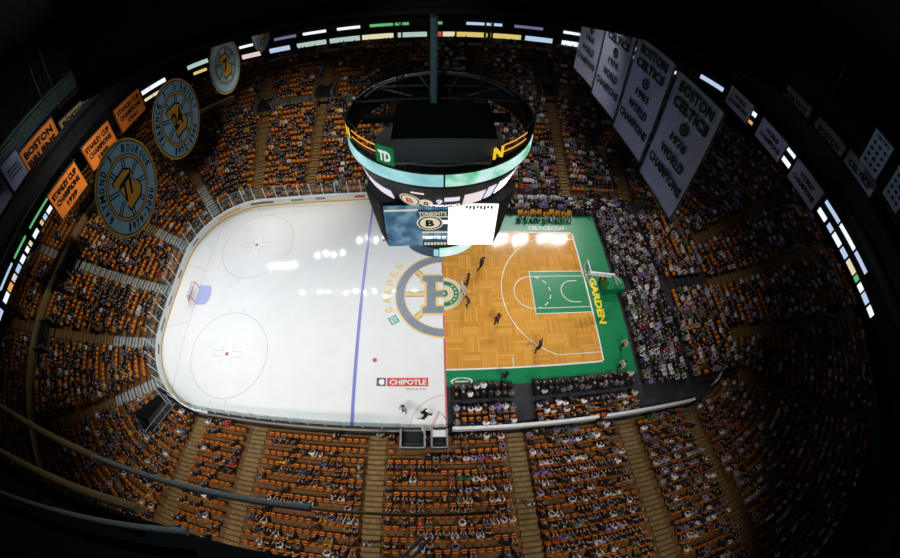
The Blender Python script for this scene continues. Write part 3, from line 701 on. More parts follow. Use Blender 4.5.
for y in (3.0, 1.2):
    mb = MB(); L = math.sqrt(R0 ** 2 - y * y); mb.tube([(-L, y, 19.5), (L, y, 19.5)], 0.08, 6); sp(mb, 'cross_beam', 'blackmetal')
mb = MB(); cyl(mb, 4.9, 19.5, 4.9, 19.62, 20, 160, th=0.12); sp(mb, 'inner_rail', 'greysteel')
# glowing swooshes, green badge and yellow letters on the hoop
for a0, a1 in ((214, 234.5), (303, 322)):
    for z_ in (19.72, 20.12):
        mb = MB(); mb.tube([((R0 + 0.08) * math.cos(math.radians(a)), (R0 + 0.08) * math.sin(math.radians(a)), z_) for a in np.linspace(a0, a1, 14)], 0.03, 6); sp(mb, 'neon_line', 'neon_orange')
mb = MB(); cyl(mb, R0 + 0.1, 19.12, R0 + 0.1, 20.15, 235, 245.6, th=0.1); bd = sp(mb, 'badge_panel', 'td_green')
def on_ring(mb, s, a, z, w, h, r, mi=0, bold=0.04):
    v, f = fit_text(s, w, h, bold); out = []
    for p in v:
        aa = math.radians(a) + p[0] / r; out.append((r * math.cos(aa), r * math.sin(aa), z + p[1]))
    mb.add(out, f, mi)
mb = MB(); on_ring(mb, 'TD', 240.6, 19.64, 0.7, 0.62, R0 + 0.13); sp(mb, 'badge_lettering', 'sign_white')
mb = MB(); on_ring(mb, 'N', 299.3, 19.82, 0.62, 0.72, R0 + 0.13, bold=0.06); sp(mb, 'yellow_letter', 'sign_yellow')
mb = MB(); on_ring(mb, 'N', 209, 19.85, 0.62, 0.72, R0 + 0.13, bold=0.06); sp(mb, 'yellow_letter', 'sign_yellow')
# deck in the middle of the ring
mb = MB(); mb.box((-2.45, -3.9, 18.6), (2.75, -0.3, 20.0)); sp(mb, 'equipment_deck', 'black')
mb = MB(); mb.add([(-2.5, -3.95, 20.02), (2.8, -3.95, 20.02), (2.3, -5.25, 19.55), (-2.15, -5.25, 19.55), (-2.5, -3.95, 19.9), (2.8, -3.95, 19.9), (2.3, -5.25, 19.4), (-2.15, -5.25, 19.4)], [(3, 2, 1, 0), (4, 5, 6, 7), (0, 1, 5, 4), (1, 2, 6, 5), (2, 3, 7, 6), (3, 0, 4, 7)]); sp(mb, 'sloped_panel', 'greysteel')
mb = MB(); mb.tube([(-2.15, -5.27, 19.56), (2.3, -5.27, 19.56)], 0.045, 6); sp(mb, 'panel_edge', 'steel')
for x in (-2.3, 2.6):
    for y in (1.4,):
        mb = MB()
        for dx, dy in ((-.2, -.2), (.2, -.2), (.2, .2), (-.2, .2)): mb.tube([(x + dx, y + dy, 19), (x + dx, y + dy, 27.5)], 0.03, 4)
        for k in range(16):
            s_ = 1 if k % 2 else -1; mb.tube([(x - .2 * s_, y - .2, 19 + k * .53), (x + .2 * s_, y - .2, 19.53 + k * .53)], 0.025, 4); mb.tube([(x - .2, y - .2 * s_, 19 + k * .53), (x - .2, y + .2 * s_, 19.53 + k * .53)], 0.025, 4)
        sp(mb, 'hoist_truss', 'blackmetal')
# tapered skirt with its scores
def skirt_r(z): return 5.25 + (4.55 - 5.25) * (17.95 - z) / 2.1
for a0, a1 in ((184, 356), (62, 118)):
    mb = MB(); cyl(mb, skirt_r(15.85), 15.85, skirt_r(17.95), 17.95, a0, a1, th=0.12); sp(mb, 'score_skirt', 'navy_panel')
def skpanel(a0, a1, z0, z1, mk, name='score_panel', out=0.06):
    mb = MB(); cyl(mb, skirt_r(z0) + out, z0, skirt_r(z1) + out, z1, a0, a1, 144, th=0.05); return sp(mb, name, mk)
def sktext(s, a, z, w, h, mk, name='score_lettering', bold=0.04):
    v, f = fit_text(s, w, h, bold); out = []
    for p in v:
        zz = z + p[1]; r = skirt_r(zz) + 0.13; aa = math.radians(a) + p[0] / r; out.append((r * math.cos(aa), r * math.sin(aa), zz))
    mb = MB(); mb.add(out, f); return sp(mb, name, mk)
skpanel(208, 236, 15.9, 16.66, 'scr_lilac'); skpanel(210, 234, 16.2, 16.3, 'scr_pink', out=0.08)
for a in (191, 195.5, 200): skpanel(a, a + 2.6, 16.2, 17.2, 'scr_lilac')
skpanel(201, 206, 15.95, 16.2, 'scr_white')
skpanel(284.5, 298.5, 15.98, 17.0, 'scr_pink')
skpanel(300.5, 306.5, 16.0, 17.1, 'scr_lilac')
for k in range(6): skpanel(310 + k * 2.6, 311.6 + k * 2.6, 16.0, 17.1, 'scr_white')
for k in range(3): skpanel(329 + k * 4, 331.5 + k * 4, 16.1, 17.2, 'scr_lilac')
skpanel(272, 281.5, 16.55, 16.9, 'scr_lilac')
def skdisc(a, z, r, mk, out):
    mb = MB(); rr = skirt_r(z) + out; R_ = lambda q: skirt_r(z + r * math.sin(q)) + out
    mb.add([(R_(q) * math.cos(math.radians(a) + r * math.cos(q) / rr), R_(q) * math.sin(math.radians(a) + r * math.cos(q) / rr), z + r * math.sin(q)) for q in np.linspace(0, 2 * PI, 29)[:-1]], [tuple(range(28))]); return sp(mb, 'team_disc', mk)
skdisc(250, 16.44, 0.6, 'scr_cream', 0.08); skdisc(250, 16.44, 0.53, 'black', 0.09); skdisc(250, 16.44, 0.46, 'scr_cream', 0.10)
sktext('B', 250, 16.44, 0.42, 0.55, 'scr_red')
skdisc(260.5, 16.39, 0.36, 'scr_cream', 0.08); sktext('0', 260.5, 16.39, 0.26, 0.42, 'black')
sktext('9', 268.9, 16.62, 0.34, 0.55, 'scr_lilac'); sktext('PERIOD', 273, 16.22, 1.6, 0.2, 'scr_white')
skpanel(252, 260, 17.2, 17.3, 'scr_pink')
# screens: an eight-sided body with a big face towards each side
FX, FYY, FZ0, FZ1 = 3.25, 4.0, 12.1, 16.0
def octa(fx, fy, z): return [(fx, -fy, z), (fy, -fx, z), (fy, fx, z), (fx, fy, z), (-fx, fy, z), (-fy, fx, z), (-fy, -fx, z), (-fx, -fy, z)]
mb = MB(); A = octa(3.4, 4.9, 16.05); B = octa(3.3, 3.95, 12.0)
A = [(3.4, -4.0, 15.8), (4.3, -3.0, 15.8), (4.3, 3.0, 15.8), (3.4, 4.0, 15.8), (-3.4, 4.0, 15.8), (-4.3, 3.0, 15.8), (-4.3, -3.0, 15.8), (-3.4, -4.0, 15.8)]
B = [(3.3, -3.95, 12.0), (3.8, -3.1, 12.3), (3.8, 3.1, 12.3), (3.3, 3.95, 12.0), (-3.3, 3.95, 12.0), (-3.8, 3.1, 12.3), (-3.8, -3.1, 12.3), (-3.3, -3.95, 12.0)]
mb.add(A + B, [(k, (k + 1) % 8, 8 + (k + 1) % 8, 8 + k) for k in range(8)] + [tuple(range(8))[::-1], tuple(range(8, 16))]); body = sp(mb, 'screen_body', 'black')
def face(name, x0, x1, z0, z1, mk, rot=0, out=0.0):
    mb = MB(); X = Matrix.Rotation(rot, 4, 'Z')
    d = 4.06 if abs(math.sin(rot)) < 0.5 else 4.8
    mb.box((x0, -d - 0.06 - out, z0), (x1, -d + 0.1, z1), 0, X); return sp(mb, name, mk)
for s_ in (-1, 1):
    mb = MB(); P = [(s_ * (4.24 + .05), -2.5, 15.4), (s_ * (4.24 + .05), 2.5, 15.4), (s_ * (3.86 + .05), 2.5, 12.7), (s_ * (3.86 + .05), -2.5, 12.7)]
    mb.add(P + [(x - s_ * .1, y, z) for x, y, z in P], [(0, 1, 2, 3), (7, 6, 5, 4), (0, 4, 5, 1), (1, 5, 6, 2), (2, 6, 7, 3), (3, 7, 4, 0)]); sp(mb, 'side_screen', 'scr_city')
face('back_screen', -3.2, 3.2, 12.15, 15.6, 'scr_city', PI)
face('front_screen', -3.25, 0.42, 12.1, 15.5, 'scr_city')
face('white_screen', 0.44, 3.25, 12.15, 15.6, 'scr_white')
def fr(x0, x1, z0, z1, mk, name='screen_strip', out=0.04): return face(name, x0, x1, z0, z1, mk, 0, out)
fr(-3.2, -1.3, 15.2, 15.3, 'scr_cream'); fr(-1.35, 0.42, 14.75, 15.25, 'scr_navy', 'screen_headline'); fr(-1.2, 0.42, 14.66, 14.74, 'scr_cream'); fr(-1.1, 0.42, 13.3, 13.4, 'scr_cream'); fr(-1.1, 0.42, 12.12, 12.6, 'scr_navy')
for k in range(7): fr(-1.0 + k * 0.2, -0.86 + k * 0.2, 12.22, 12.45, 'scr_cream', 'screen_mark', 0.06)
fr(-1.2, 0.42, 13.5, 14.85, 'scr_navy', 'screen_panel', 0.02)
def ftext(s, x, z, w, h, mk, bold=0.03):
    v, f = fit_text(s, w, h, bold); mb = MB(); mb.add([(x + p[0], -4.19, z + p[1]) for p in v], f); return sp(mb, 'screen_lettering', mk)
ftext("TONIGHT'S", -0.46, 15.0, 1.6, 0.32, 'scr_cream'); ftext('PRESENTED BY', -0.35, 12.95, 1.45, 0.26, 'scr_white')
for r_, mk, o_ in ((0.62, 'scr_cream', 4.165), (0.55, 'black', 4.17), (0.47, 'scr_cream', 4.175)):
    mb = MB(); mb.add([(-0.62 + 1.25 * r_ * math.cos(q), -o_, 14.2 + r_ * math.sin(q)) for q in np.linspace(0, 2 * PI, 29)[:-1]], [tuple(range(28))]); sp(mb, 'screen_disc', mk)
ftext('B', -0.62, 14.2, 0.5, 0.55, 'black', 0.05)
fr(0.1, 0.4, 14.1, 14.4, 'scr_white')
for k in range(8): fr(1.4 + k * 0.2, 1.52 + k * 0.2, 15.4 - 0.06 * (k % 3), 15.55, 'slate_paint', 'screen_mark')
# lower ring
mb = MB(); cyl(mb, 3.05, 9.5, 3.05, 10.7, th=0.2); sp(mb, 'lower_ring', 'blackmetal')
mb = MB(); cyl(mb, 3.09, 9.6, 3.09, 10.5, 180, 268, th=0.04); sp(mb, 'lower_led_ring', 'scr_navy')
for k, (a0, a1) in enumerate(((205, 211), (222, 227), (262, 268))):
    mb = MB(); cyl(mb, 3.12, 9.7, 3.12, 10.4, a0, a1, 200, th=0.03); sp(mb, 'lower_led_panel', 'ring_teal')
mb = MB(); cyl(mb, 3.09, 9.6, 3.09, 10.5, 269, 360, th=0.04); sp(mb, 'lower_led_ring', 'ring_green')
mb = MB(); cyl(mb, 3.09, 9.6, 3.09, 10.5, 0, 180, th=0.04); sp(mb, 'lower_led_ring', 'scr_navy')
for k in range(8):
    a = 2 * PI * (k + .5) / 8; mb = MB(); mb.tube([(2.95 * math.cos(a), 2.95 * math.sin(a), 10.6), (2.8 * math.cos(a), 2.8 * math.sin(a), 12.2)], 0.06, 6); sp(mb, 'ring_hanger', 'blackmetal')
hc = MB().tube([(0, 0, 0), (0, 0, 17.4)], 0.2, 16)
hc.box((-0.3, -0.3, 0), (0.3, 0.3, 0.25)); hc = hc.build('hoist_column', 'column', loc=(-0.76, 0, 19.1)); tag(hc, 'pale blue hanging column rising from the middle of the scoreboard to the roof', 'column')
hb = MB(); hb.box((-4.5, -0.25, 18.7), (4.1, 0.25, 19.1)); hb.box((-0.6, -4, 18.72), (-0.1, 4, 19.08)); sp(hb, 'cross_member', 'blackmetal')

# ================================================================== RIBBON BOARDS ON THE BALCONY FRONT
def ribbon(pts, z, h, mk, label, grp=None):
    mb = MB(); n = len(pts); cen = Vector((-4, 0))
    vs = []
    for x, y in pts:
        d = Vector((x, y)) - cen
        nx, ny = (0, 1) if abs(abs(y) - FY) < 0.3 else ((1 if x > 0 else -1, 0) if (abs(x - FRX) < .4 or abs(x + FL) < .4 or x > FRX) else tuple(d.normalized()))
        for o, zz in ((-0.14, z - h / 2), (0.0, z - h / 2), (0.0, z + h / 2), (-0.14, z + h / 2)): vs.append((x + nx * o, y + ny * o, zz))
    fs = []
    for k in range(n - 1):
        a, b = 4 * k, 4 * (k + 1)
        for j in range(4): fs.append((a + j, b + j, b + (j + 1) % 4, a + (j + 1) % 4))
    fs += [(3, 2, 1, 0), tuple(4 * (n - 1) + j for j in range(4))]
    mb.add(vs, fs); o = mb.build('ribbon_board', mk); tag(o, label, 'ribbon board', 'ribbon boards on the balcony front'); return o
cname = {'led_white': 'white', 'led_blue_white': 'bluish white', 'led_green': 'green', 'led_cream': 'cream', 'led_yellow': 'yellow', 'led_mint': 'pale mint', 'led_red': 'red', 'led_orange': 'orange', 'led_pink': 'pinkish', 'led_violet': 'dim violet', 'led_dark': 'dark'}
ordw = ['first', 'second', 'third', 'fourth', 'fifth', 'sixth', 'seventh', 'eighth', 'ninth', 'tenth', 'eleventh', 'twelfth', 'thirteenth', 'fourteenth', 'fifteenth', 'sixteenth', 'seventeenth', 'eighteenth', 'nineteenth', 'twentieth']
ordw += ['twenty-' + w for w in ordw[:9]] + ['thirtieth'] + ['thirty-' + w for w in ordw[:9]] + ['fortieth'] + ['forty-' + w for w in ordw[:9]]
def row(name, segs, maker, z, h):
    for k, (a, b, mk) in enumerate(segs):
        ribbon(maker(a, b), z, h, mk, '%s ribbon board, %s along %s, from the %s end' % (cname[mk], ordw[k], name, 'far' if 'behind' in name else 'rink'))
line_far = lambda a, b: [(a, FY), ((a + b) / 2, FY), (b, FY)]
row('the lower far strip', [(-32.7, -29.2, 'led_pink'), (-27.4, -23.8, 'led_blue_white'), (-22.5, -17.6, 'led_mint'), (-17.0, -12.2, 'led_mint'), (-11.8, -7.0, 'led_cream'), (-6.3, -1.9, 'led_mint'), (-1.0, 0.3, 'led_red'), (0.5, 2.3, 'led_cream'), (2.6, 7.3, 'led_yellow'), (7.8, 12.5, 'led_yellow'), (13.2, 17.6, 'led_blue_white'), (19.2, 25.3, 'led_white')], line_far, 11.15, 0.8)
row('the upper far strip', [(-32.8, -30.2, 'led_white'), (-26.2, -22.4, 'led_violet'), (-21.2, -17.4, 'led_white'), (-15.6, -12.0, 'led_white'), (-10.5, -4.6, 'led_green'), (-0.8, 0.4, 'led_green'), (4.0, 9.4, 'led_blue_white'), (11.3, 15.8, 'led_violet'), (19.2, 25.3, 'led_white')], line_far, 13.1, 0.45)
arcL = lambda a, b: [(-36 + 22 * math.cos(math.radians(q)), 17 + 22 * math.sin(math.radians(q))) for q in np.linspace(a, b, 8)]
arcR = lambda a, b: [(28.5 + 22 * math.cos(math.radians(q)), 17 + 22 * math.sin(math.radians(q))) for q in np.linspace(a, b, 8)]
row('the upper hockey-end corner', [(135, 122, 'led_white'), (110, 99, 'led_mint')], arcL, 12.5, 0.8)
row('the lower hockey-end corner', [(135, 126, 'led_cream'), (108, 101, 'led_yellow')], arcL, 10.9, 0.55)
row('the upper court-end corner', [(84, 76, 'led_white'), (48, 36, 'led_blue_white'), (22, 17, 'led_white')], arcR, 12.7, 0.8)
row('the lower court-end corner', [(84, 76, 'led_white'), (62, 56, 'led_white'), (22, 17, 'led_orange')], arcR, 11.0, 0.6)
lineL = lambda a, b: [(-FL, a), (-FL, (a + b) / 2), (-FL, b)]
lineR = lambda a, b: [(FRX, a), (FRX, (a + b) / 2), (FRX, b)]
row('the lower strip behind the goal', [(8.2, 7.0, 'led_white'), (6.6, 5.8, 'led_blue_white'), (5.4, 4.8, 'led_yellow'), (3.8, 2.4, 'led_white'), (1.6, 1.0, 'led_cream'), (0.6, -0.2, 'led_white'), (-0.8, -2.0, 'led_white'), (-2.4, -3.6, 'led_blue_white'), (-4.0, -5.0, 'led_pink'), (-5.4, -6.6, 'led_orange'), (-6.9, -8.4, 'led_white'), (-9.5, -11.0, 'led_blue_white')], lineL, 10.6, 0.75)
row('the upper strip behind the goal', [(9.2, 2.8, 'led_green'), (1.4, -2.4, 'led_green'), (-3.2, -7.5, 'led_blue_white')], lineL, 12.15, 0.35)
row('the lower strip behind the hoop', [(15.2, 13.2, 'led_white'), (4.7, 2.7, 'led_white'), (2.0, 0.8, 'led_blue_white'), (0.4, -1.6, 'led_white'), (-2.0, -3.5, 'led_blue_white'), (-3.9, -6.0, 'led_cream'), (-6.3, -7.1, 'led_green'), (-7.5, -8.6, 'led_white'), (-8.9, -10.4, 'led_blue_white'), (-10.8, -12.2, 'led_white')], lineR, 11.05, 0.8)
row('the upper strip behind the hoop', [(15.2, 13.2, 'led_white'), (4.5, 0.8, 'led_blue_white'), (0.4, -3.6, 'led_white'), (-4.0, -7.2, 'led_blue_white')], lineR, 12.9, 0.6)
lineR2 = lambda a, b: [(FRX + 0.3, a), (FRX + 0.3, (a + b) / 2), (FRX + 0.3, b)]
row('the topmost strip behind the hoop', [(-2.9, -4.0, 'led_blue_white'), (-4.3, -6.0, 'led_white'), (-6.3, -7.6, 'led_orange'), (-7.8, -8.8, 'led_pink'), (-9.1, -10.4, 'led_blue_white'), (-10.8, -12.0, 'led_white'), (-12.4, -13.6, 'led_blue_white')], lineR2, 15.6, 0.6)
mb = MB(); mb.box((FRX + 0.32, -16, 14.0), (FRX + 0.42, 0, 16.0)); struct(mb.build('wall_ribbon_backing', 'greenish_steel'))

# ================================================================== BANNERS
def banner_root(name, c, yaw, label, group):
    r = empty(name, c, math.radians(yaw)); tag(r, label, 'banner', group); return r
def cloth(w, h, waves=0.06, nx=16, nz=10, th=0.03, top=0):
    mb = MB(); vs = []
    for s in (0, 1):
        for j in range(nz + 1):
            for i in range(nx + 1):
                u, v = i / nx - 0.5, j / nz - 0.5; dpt = waves * math.sin(u * 9 + 1) * (0.5 - v)
                vs.append((u * w, dpt + (th if s else 0), v * h))
    m = (nx + 1) * (nz + 1); fs = []
    for j in range(nz):
        for i in range(nx):
            a = j * (nx + 1) + i; q = (a, a + 1, a + nx + 2, a + nx + 1); fs.append(q); fs.append(tuple(m + t for t in q[::-1]))
    mb.add(vs, fs); return mb
def lett(lines, root, mk, w, yoff=-0.09, name='lettering'):
    """lines: (text, z centre, width, height)"""
    for s, zc, ww, hh in lines:
        mb = MB(); v, f = fit_text(s, ww, hh, 0.045); mb.add([(p[0], yoff, zc + p[1]) for p in v], f); mb.build(name, mk, root)
def hang(root, w, ztop, zroof):
    mb = MB(); mb.tube([(-w / 2 - 0.1, 0, ztop), (w / 2 + 0.1, 0, ztop)], 0.06, 8); mb.build('banner_pole', 'blackmetal', root)
    for x in (-w / 2 + 0.2, w / 2 - 0.2):
        mb = MB(); mb.tube([(x, 0, ztop), (x, 0, zroof)], 0.02, 5); mb.build('hanging_cable', 'black', root)
def rect_banner(name, c, yaw, w, h, clothm, ink, lines, label, group, logo=None):
    r = banner_root(name, c, yaw, label, group)
    cl = cloth(w, h).build('banner_cloth', clothm, r); smooth(cl)
    lett([(s, zc * h, ww * w, hh * h) for s, zc, ww, hh in lines], r, ink, w)
    if logo is not None:
        mb = MB(); P = annulus(0, logo * h, 0.05 * h * 0.55, 0.05 * h, 0, 360, 20)
        for q in P: mb.add([(x, -0.09, z) for x, z in q], [(0, 1, 2, 3)])
        mb.add([(x, -0.09, z) for x, z in disc(0, logo * h, 0.018 * h, 12)], [tuple(range(12))]); mb.build('emblem', ink, r)
    mb = MB()
    for a, b in (((-w / 2, -h / 2), (w / 2, -h / 2 + 0.1)), ((-w / 2, h / 2 - 0.1), (w / 2, h / 2)), ((-w / 2, -h / 2), (-w / 2 + 0.1, h / 2)), ((w / 2 - 0.1, -h / 2), (w / 2, h / 2))):
        mb.add([(a[0], -0.085, a[1]), (b[0], -0.085, a[1]), (b[0], -0.085, b[1]), (a[0], -0.085, b[1])], [(0, 1, 2, 3)])
    mb.build('banner_edge', ink, r); hang(r, w, h / 2, 36.3 - c[2]); return r
def full(year): return [('BOSTON', 0.40, 0.72, 0.09), ('CELTICS', 0.275, 0.76, 0.09), (year, 0.02, 0.36, 0.075), ('WORLD', -0.12, 0.56, 0.085), ('CHAMPIONS', -0.265, 0.86, 0.085)]
GC = 'tall white championship banners'
for y, yr, lab in ((-2.9, '1976', 'tall white champions banner nearest the camera, dated 1976, hanging beside the court'), (2.7, '1981', 'tall white champions banner second in its row, behind the 1976 one'), (8.3, '1974', 'tall white champions banner third in its row, half hidden by the one before'), (14.0, '1969', 'tall white champions banner at the far end of its row')):
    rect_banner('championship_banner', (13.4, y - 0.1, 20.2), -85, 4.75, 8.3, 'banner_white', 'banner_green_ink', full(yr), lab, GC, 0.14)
GW = 'wide white championship banners'
for y, lab in ((12.5, 'wide white world champions banner, uppermost of the row before the ribbon boards'), (5.9, 'wide white world champions banner in the middle of the court-end row'), (-0.7, 'wide white world champions banner, lowest of the row above the court-end ribbons')):
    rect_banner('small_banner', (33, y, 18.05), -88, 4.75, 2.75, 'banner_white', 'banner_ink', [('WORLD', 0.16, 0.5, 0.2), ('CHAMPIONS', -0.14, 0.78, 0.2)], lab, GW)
for y, z, txt, lab in ((14.6, 19.9, 'CELTICS', 'dim white banner far up behind the court-end beam, mostly hidden'), (7.1, 19.9, 'BOSTON', 'dim white banner lettered BOSTON behind the court-end beam'), (0.6, 20.2, 'CELTICS', 'dim white banner lowest of the row behind the court-end beam')):
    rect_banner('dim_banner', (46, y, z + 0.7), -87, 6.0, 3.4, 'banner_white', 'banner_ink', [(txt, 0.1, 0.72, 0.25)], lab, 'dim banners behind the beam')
for k, (x, y, z, yw, lab) in enumerate(((43.7, -1.0, 25.3, -75, 'greenish white retired numbers banner with small dark squares, near the frame edge'), (45.0, -5.2, 25.0, -95, 'greenish white retired numbers banner cut off by the frame edge'))):
    r = rect_banner('retired_numbers_banner', (x, y, z), yw, 3.2, 5.0, 'banner_white', 'banner_green_ink', [('CELTICS', 0.38, 0.7, 0.09)], lab, 'retired number banners')
    for i in range(3):
        for j in range(4):
            cx, cz = -0.85 + i * 0.85, 1.0 - j * 0.85; mb = MB(); mb.add([(cx - .22, -.09, cz - .2), (cx + .22, -.09, cz - .2), (cx + .22, -.09, cz + .2), (cx - .22, -.09, cz + .2)], [(0, 1, 2, 3)]); mb.build('number_square', 'banner_green_ink', r)
GS = 'orange cup champions banners'
for y, yr, lab in ((2.0, '1929', 'bright orange cup champions banner dated 1929, lowest of three'), (9.2, '1939', 'bright orange cup champions banner dated 1939, between the other two'), (16.4, '1941', 'bright orange cup champions banner dated 1941, uppermost of three')):
    rect_banner('cup_banner', (-39, y, 16.55), 80, 5.2, 3.7, 'banner_orange', 'banner_ink', [('STANLEY CUP', 0.24, 0.84, 0.19), ('CHAMPIONS', -0.02, 0.8, 0.19), (yr, -0.28, 0.36, 0.16)], lab, GS)
for x, y, z, w, h, cm, lines, lab in ((-45.5, 5.4, 21.7, 6.2, 3.8, 'banner_orange', [('BOSTON', 0.2, 0.8, 0.26), ('BRUINS', -0.16, 0.8, 0.26)], 'orange banner lettered BOSTON BRUINS, lower part hidden by the beam'),
                                 (-45.5, 12.6, 20.4, 5.6, 3.0, 'banner_tan', [('BOSTON', 0.2, 0.8, 0.26), ('BRUINS', -0.16, 0.8, 0.26)], 'brownish banner behind the beam, second up from the orange one')):
    rect_banner('division_banner', (x, y, z), 72, w, h, cm, 'banner_ink', lines, lab, 'banners behind the hockey-end beam')
for y, z, lab in ((17.8, 22.6, 'tan banner with lettering, lower of the two high in the dark'), (24.6, 22.0, 'tan banner with lettering, higher of the two high in the dark')):
    rect_banner('division_banner', (-52, y, z + 0.9), 78, 5.6, 2.9, 'banner_tan', 'banner_ink', [('BOSTON', 0.2, 0.8, 0.26), ('BRUINS', -0.16, 0.8, 0.26)], lab, 'banners behind the hockey-end beam')
for y, z, lab in ((0.8, 22.2, 'white banner with small lettering beside the orange BOSTON BRUINS one'), (-2.7, 22.4, 'white banner with small lettering at the very edge of the frame')):
    rect_banner('number_banner', (-46, y, z), 55, 3.1, 4.9, 'banner_white', 'banner_ink', [('BRUINS', 0.2, 0.6, 0.06), ('CONFERENCE', 0.1, 0.7, 0.05), ('CHAMPIONS', 0.0, 0.7, 0.05)], lab, 'white banners behind the hockey-end beam')

def round_banner(y, D, num, top, bot, label):
    r = banner_root('retired_number_banner', (-21, y, 19.2), 89, label, 'round retired number banners'); R = D / 2
    def dsc(rad, o, name, mk, n=56):
        mb = MB(); mb.add([(rad * math.cos(q), -o, rad * math.sin(q)) for q in np.linspace(0, 2 * PI, n + 1)[:-1]] + [(rad * math.cos(q), -o + 0.03, rad * math.sin(q)) for q in np.linspace(0, 2 * PI, n + 1)[:-1]],
                          [tuple(range(n)), tuple(range(n, 2 * n))[::-1]] + [(k, k + n, (k + 1) % n + n, (k + 1) % n) for k in range(n)]); return mb.build(name, mk, r)
    def rng(r0, r1, o, name, mk):
        mb = MB()
        for q in annulus(0, 0, r0, r1, 0, 360, 56): mb.add([(x, -o, z) for x, z in q], [(0, 1, 2, 3)])
        return mb.build(name, mk, r)
    dsc(R, 0.0, 'banner_cloth', 'banner_bluelit'); rng(R * 0.945, R * 1.0, 0.01, 'banner_edge', 'banner_gold'); rng(R * 0.925, R * 0.948, 0.012, 'edge_line', 'banner_ink')
    rng(R * 0.615, R * 0.66, 0.012, 'wheel_rim', 'banner_gold'); rng(R * 0.66, R * 0.68, 0.013, 'wheel_line', 'banner_ink'); rng(R * 0.595, R * 0.615, 0.013, 'wheel_line', 'banner_ink')
    mb = MB()
    for k in range(8):
        a = PI * k / 4 + PI / 8; c, s = math.cos(a), math.sin(a)
        for w0 in (-0.05, 0.02): mb.add([(R * (c * .3 - s * w0), -.014, R * (s * .3 + c * w0)), (R * (c * .6 - s * w0), -.014, R * (s * .6 + c * w0)), (R * (c * .6 - s * (w0 + .03)), -.014, R * (s * .6 + c * (w0 + .03))), (R * (c * .3 - s * (w0 + .03)), -.014, R * (s * .3 + c * (w0 + .03)))], [(0, 1, 2, 3)])
    mb.build('wheel_spokes', 'banner_ink', r)
    B = [(-.33, .36), (.18, .36), (.34, .24), (.34, .1), (.25, .0), (.36, -.12), (.36, -.26), (.2, -.38), (-.33, -.38), (-.33, -.25), (-.25, -.2), (-.25, .18), (-.33, .24)]
    for e, o, nm, mk in ((1.12, .016, 'emblem_outline', 'banner_ink'), (1.0, .018, 'emblem', 'banner_gold')):
        mb = MB(); mb.add([(x * R * e * .82 - z * R * .1, -o, z * R * e) for x, z in B], [tuple(range(len(B)))]); mb.build(nm, mk, r)
    if num:
        v, f = fit_text(num, 0.3 * R * max(1, len(num) * 0.75), 0.42 * R, 0.04); mb = MB(); mb.add([(p[0] + p[1] * .15, -.022, p[1]) for p in v], f); mb.build('number', 'banner_ink', r)
    mb = MB()
    def arc_text(s, a_mid, step, flip, hh):
        n = len(s)
        for k, ch in enumerate(s):
            if ch == ' ': continue
            a = math.radians(a_mid + (-(k - (n - 1) / 2) if not flip else (k - (n - 1) / 2)) * step)
            ww = {'I': 0.04, '.': 0.035, "'": 0.035, '1': 0.06, 'J': 0.08, '-': 0.08, 'M': .14}.get(ch, 0.11) * R
            h2 = {'.': 0.035, "'": 0.05, '-': 0.035}.get(ch, hh) * R
            v, f = fit_text(ch, ww, h2, 0.04); th = a - PI / 2 + (PI if flip else 0); c, s_ = math.cos(th), math.sin(th)
            off = (-hh * .42 if ch == '.' else (hh * .4 if ch == "'" else 0)) * R * (-1 if flip else 1)
            rr = R * 0.80 + off
            mb.add([(rr * math.cos(a) + p[0] * c - p[1] * s_, -.02, rr * math.sin(a) + p[0] * s_ + p[1] * c) for p in v], f)
    if top: arc_text(top, 90, 11.2, False, 0.17)
    if mb.v: mb.build('name_lettering', 'banner_ink', r); mb.__init__()
    if bot: arc_text(bot, 270, 10.2, True, 0.17)
    if mb.v: mb.build('years_lettering', 'banner_ink', r)
    mb = MB(); mb.tube([(-R * .55, 0.03, R * .86), (R * .55, 0.03, R * .86)], .05, 8); mb.build('banner_pole', 'blackmetal', r)
    for x in (-R * .5, R * .5):
        mb = MB(); mb.tube([(x, .03, R * .86), (x, .03, 17.1)], .02, 5); mb.build('hanging_cable', 'black', r)
round_banner(-3.95, 6.7, '77', 'RAYMOND J. BOURQUE', '1979-2000', 'round blue-lit retired number banner 77, largest and closest, overlapping the rink end seats')
round_banner(4.0, 6.75, '24', "TERENCE J. O'REILLY", '1972-1985', 'round blue-lit retired number banner 24, second of the row')
round_banner(13.8, 6.2, '7', '', '', 'round blue-lit retired number banner third in the row, its top in darkness')
round_banner(23.5, 5.2, '', '', '', 'round blue-lit retired number banner farthest away, tiny and dim')

# ================================================================== CATWALK RAILS BESIDE THE CAMERA
def pipe_thing(name, pts, r, mk, label, cat, posts=()):
    t = empty(name, pts[0]); tag(t, label, cat); o = Vector(pts[0])
    mb = MB(); mb.tube([Vector(p) - o for p in pts], r, 10); mb.build('handrail' if posts else 'tube', mk, t)
    for p in posts:
        mb = MB(); mb.tube([Vector(p) - o, Vector((p[0], p[1] - 0.02, p[2] - 1.0)) - o], r * 0.7, 8); mb.build('rail_post', mk, t)
    return t
CZ = 28.2
pipe_thing('catwalk_rail', [(-16, -20.1, CZ), (-6.6, -19.72, CZ), (-3.8, -19.645, CZ)], 0.042, 'oldbrass', 'brown catwalk handrail crossing below the camera, upper of the rails', 'handrail')
pipe_thing('catwalk_rail', [(-3.8, -19.645, CZ), (-1.55, -19.56, CZ)], 0.026, 'greysteel', 'grey end of the upper catwalk handrail over the orange seats', 'handrail')
pipe_thing('safety_wire', [(-1.55, -19.56, CZ), (-0.35, -19.56, CZ - 0.2)], 0.012, 'oldbrass', 'thin brown wire running on from the end of the upper handrail', 'cable')
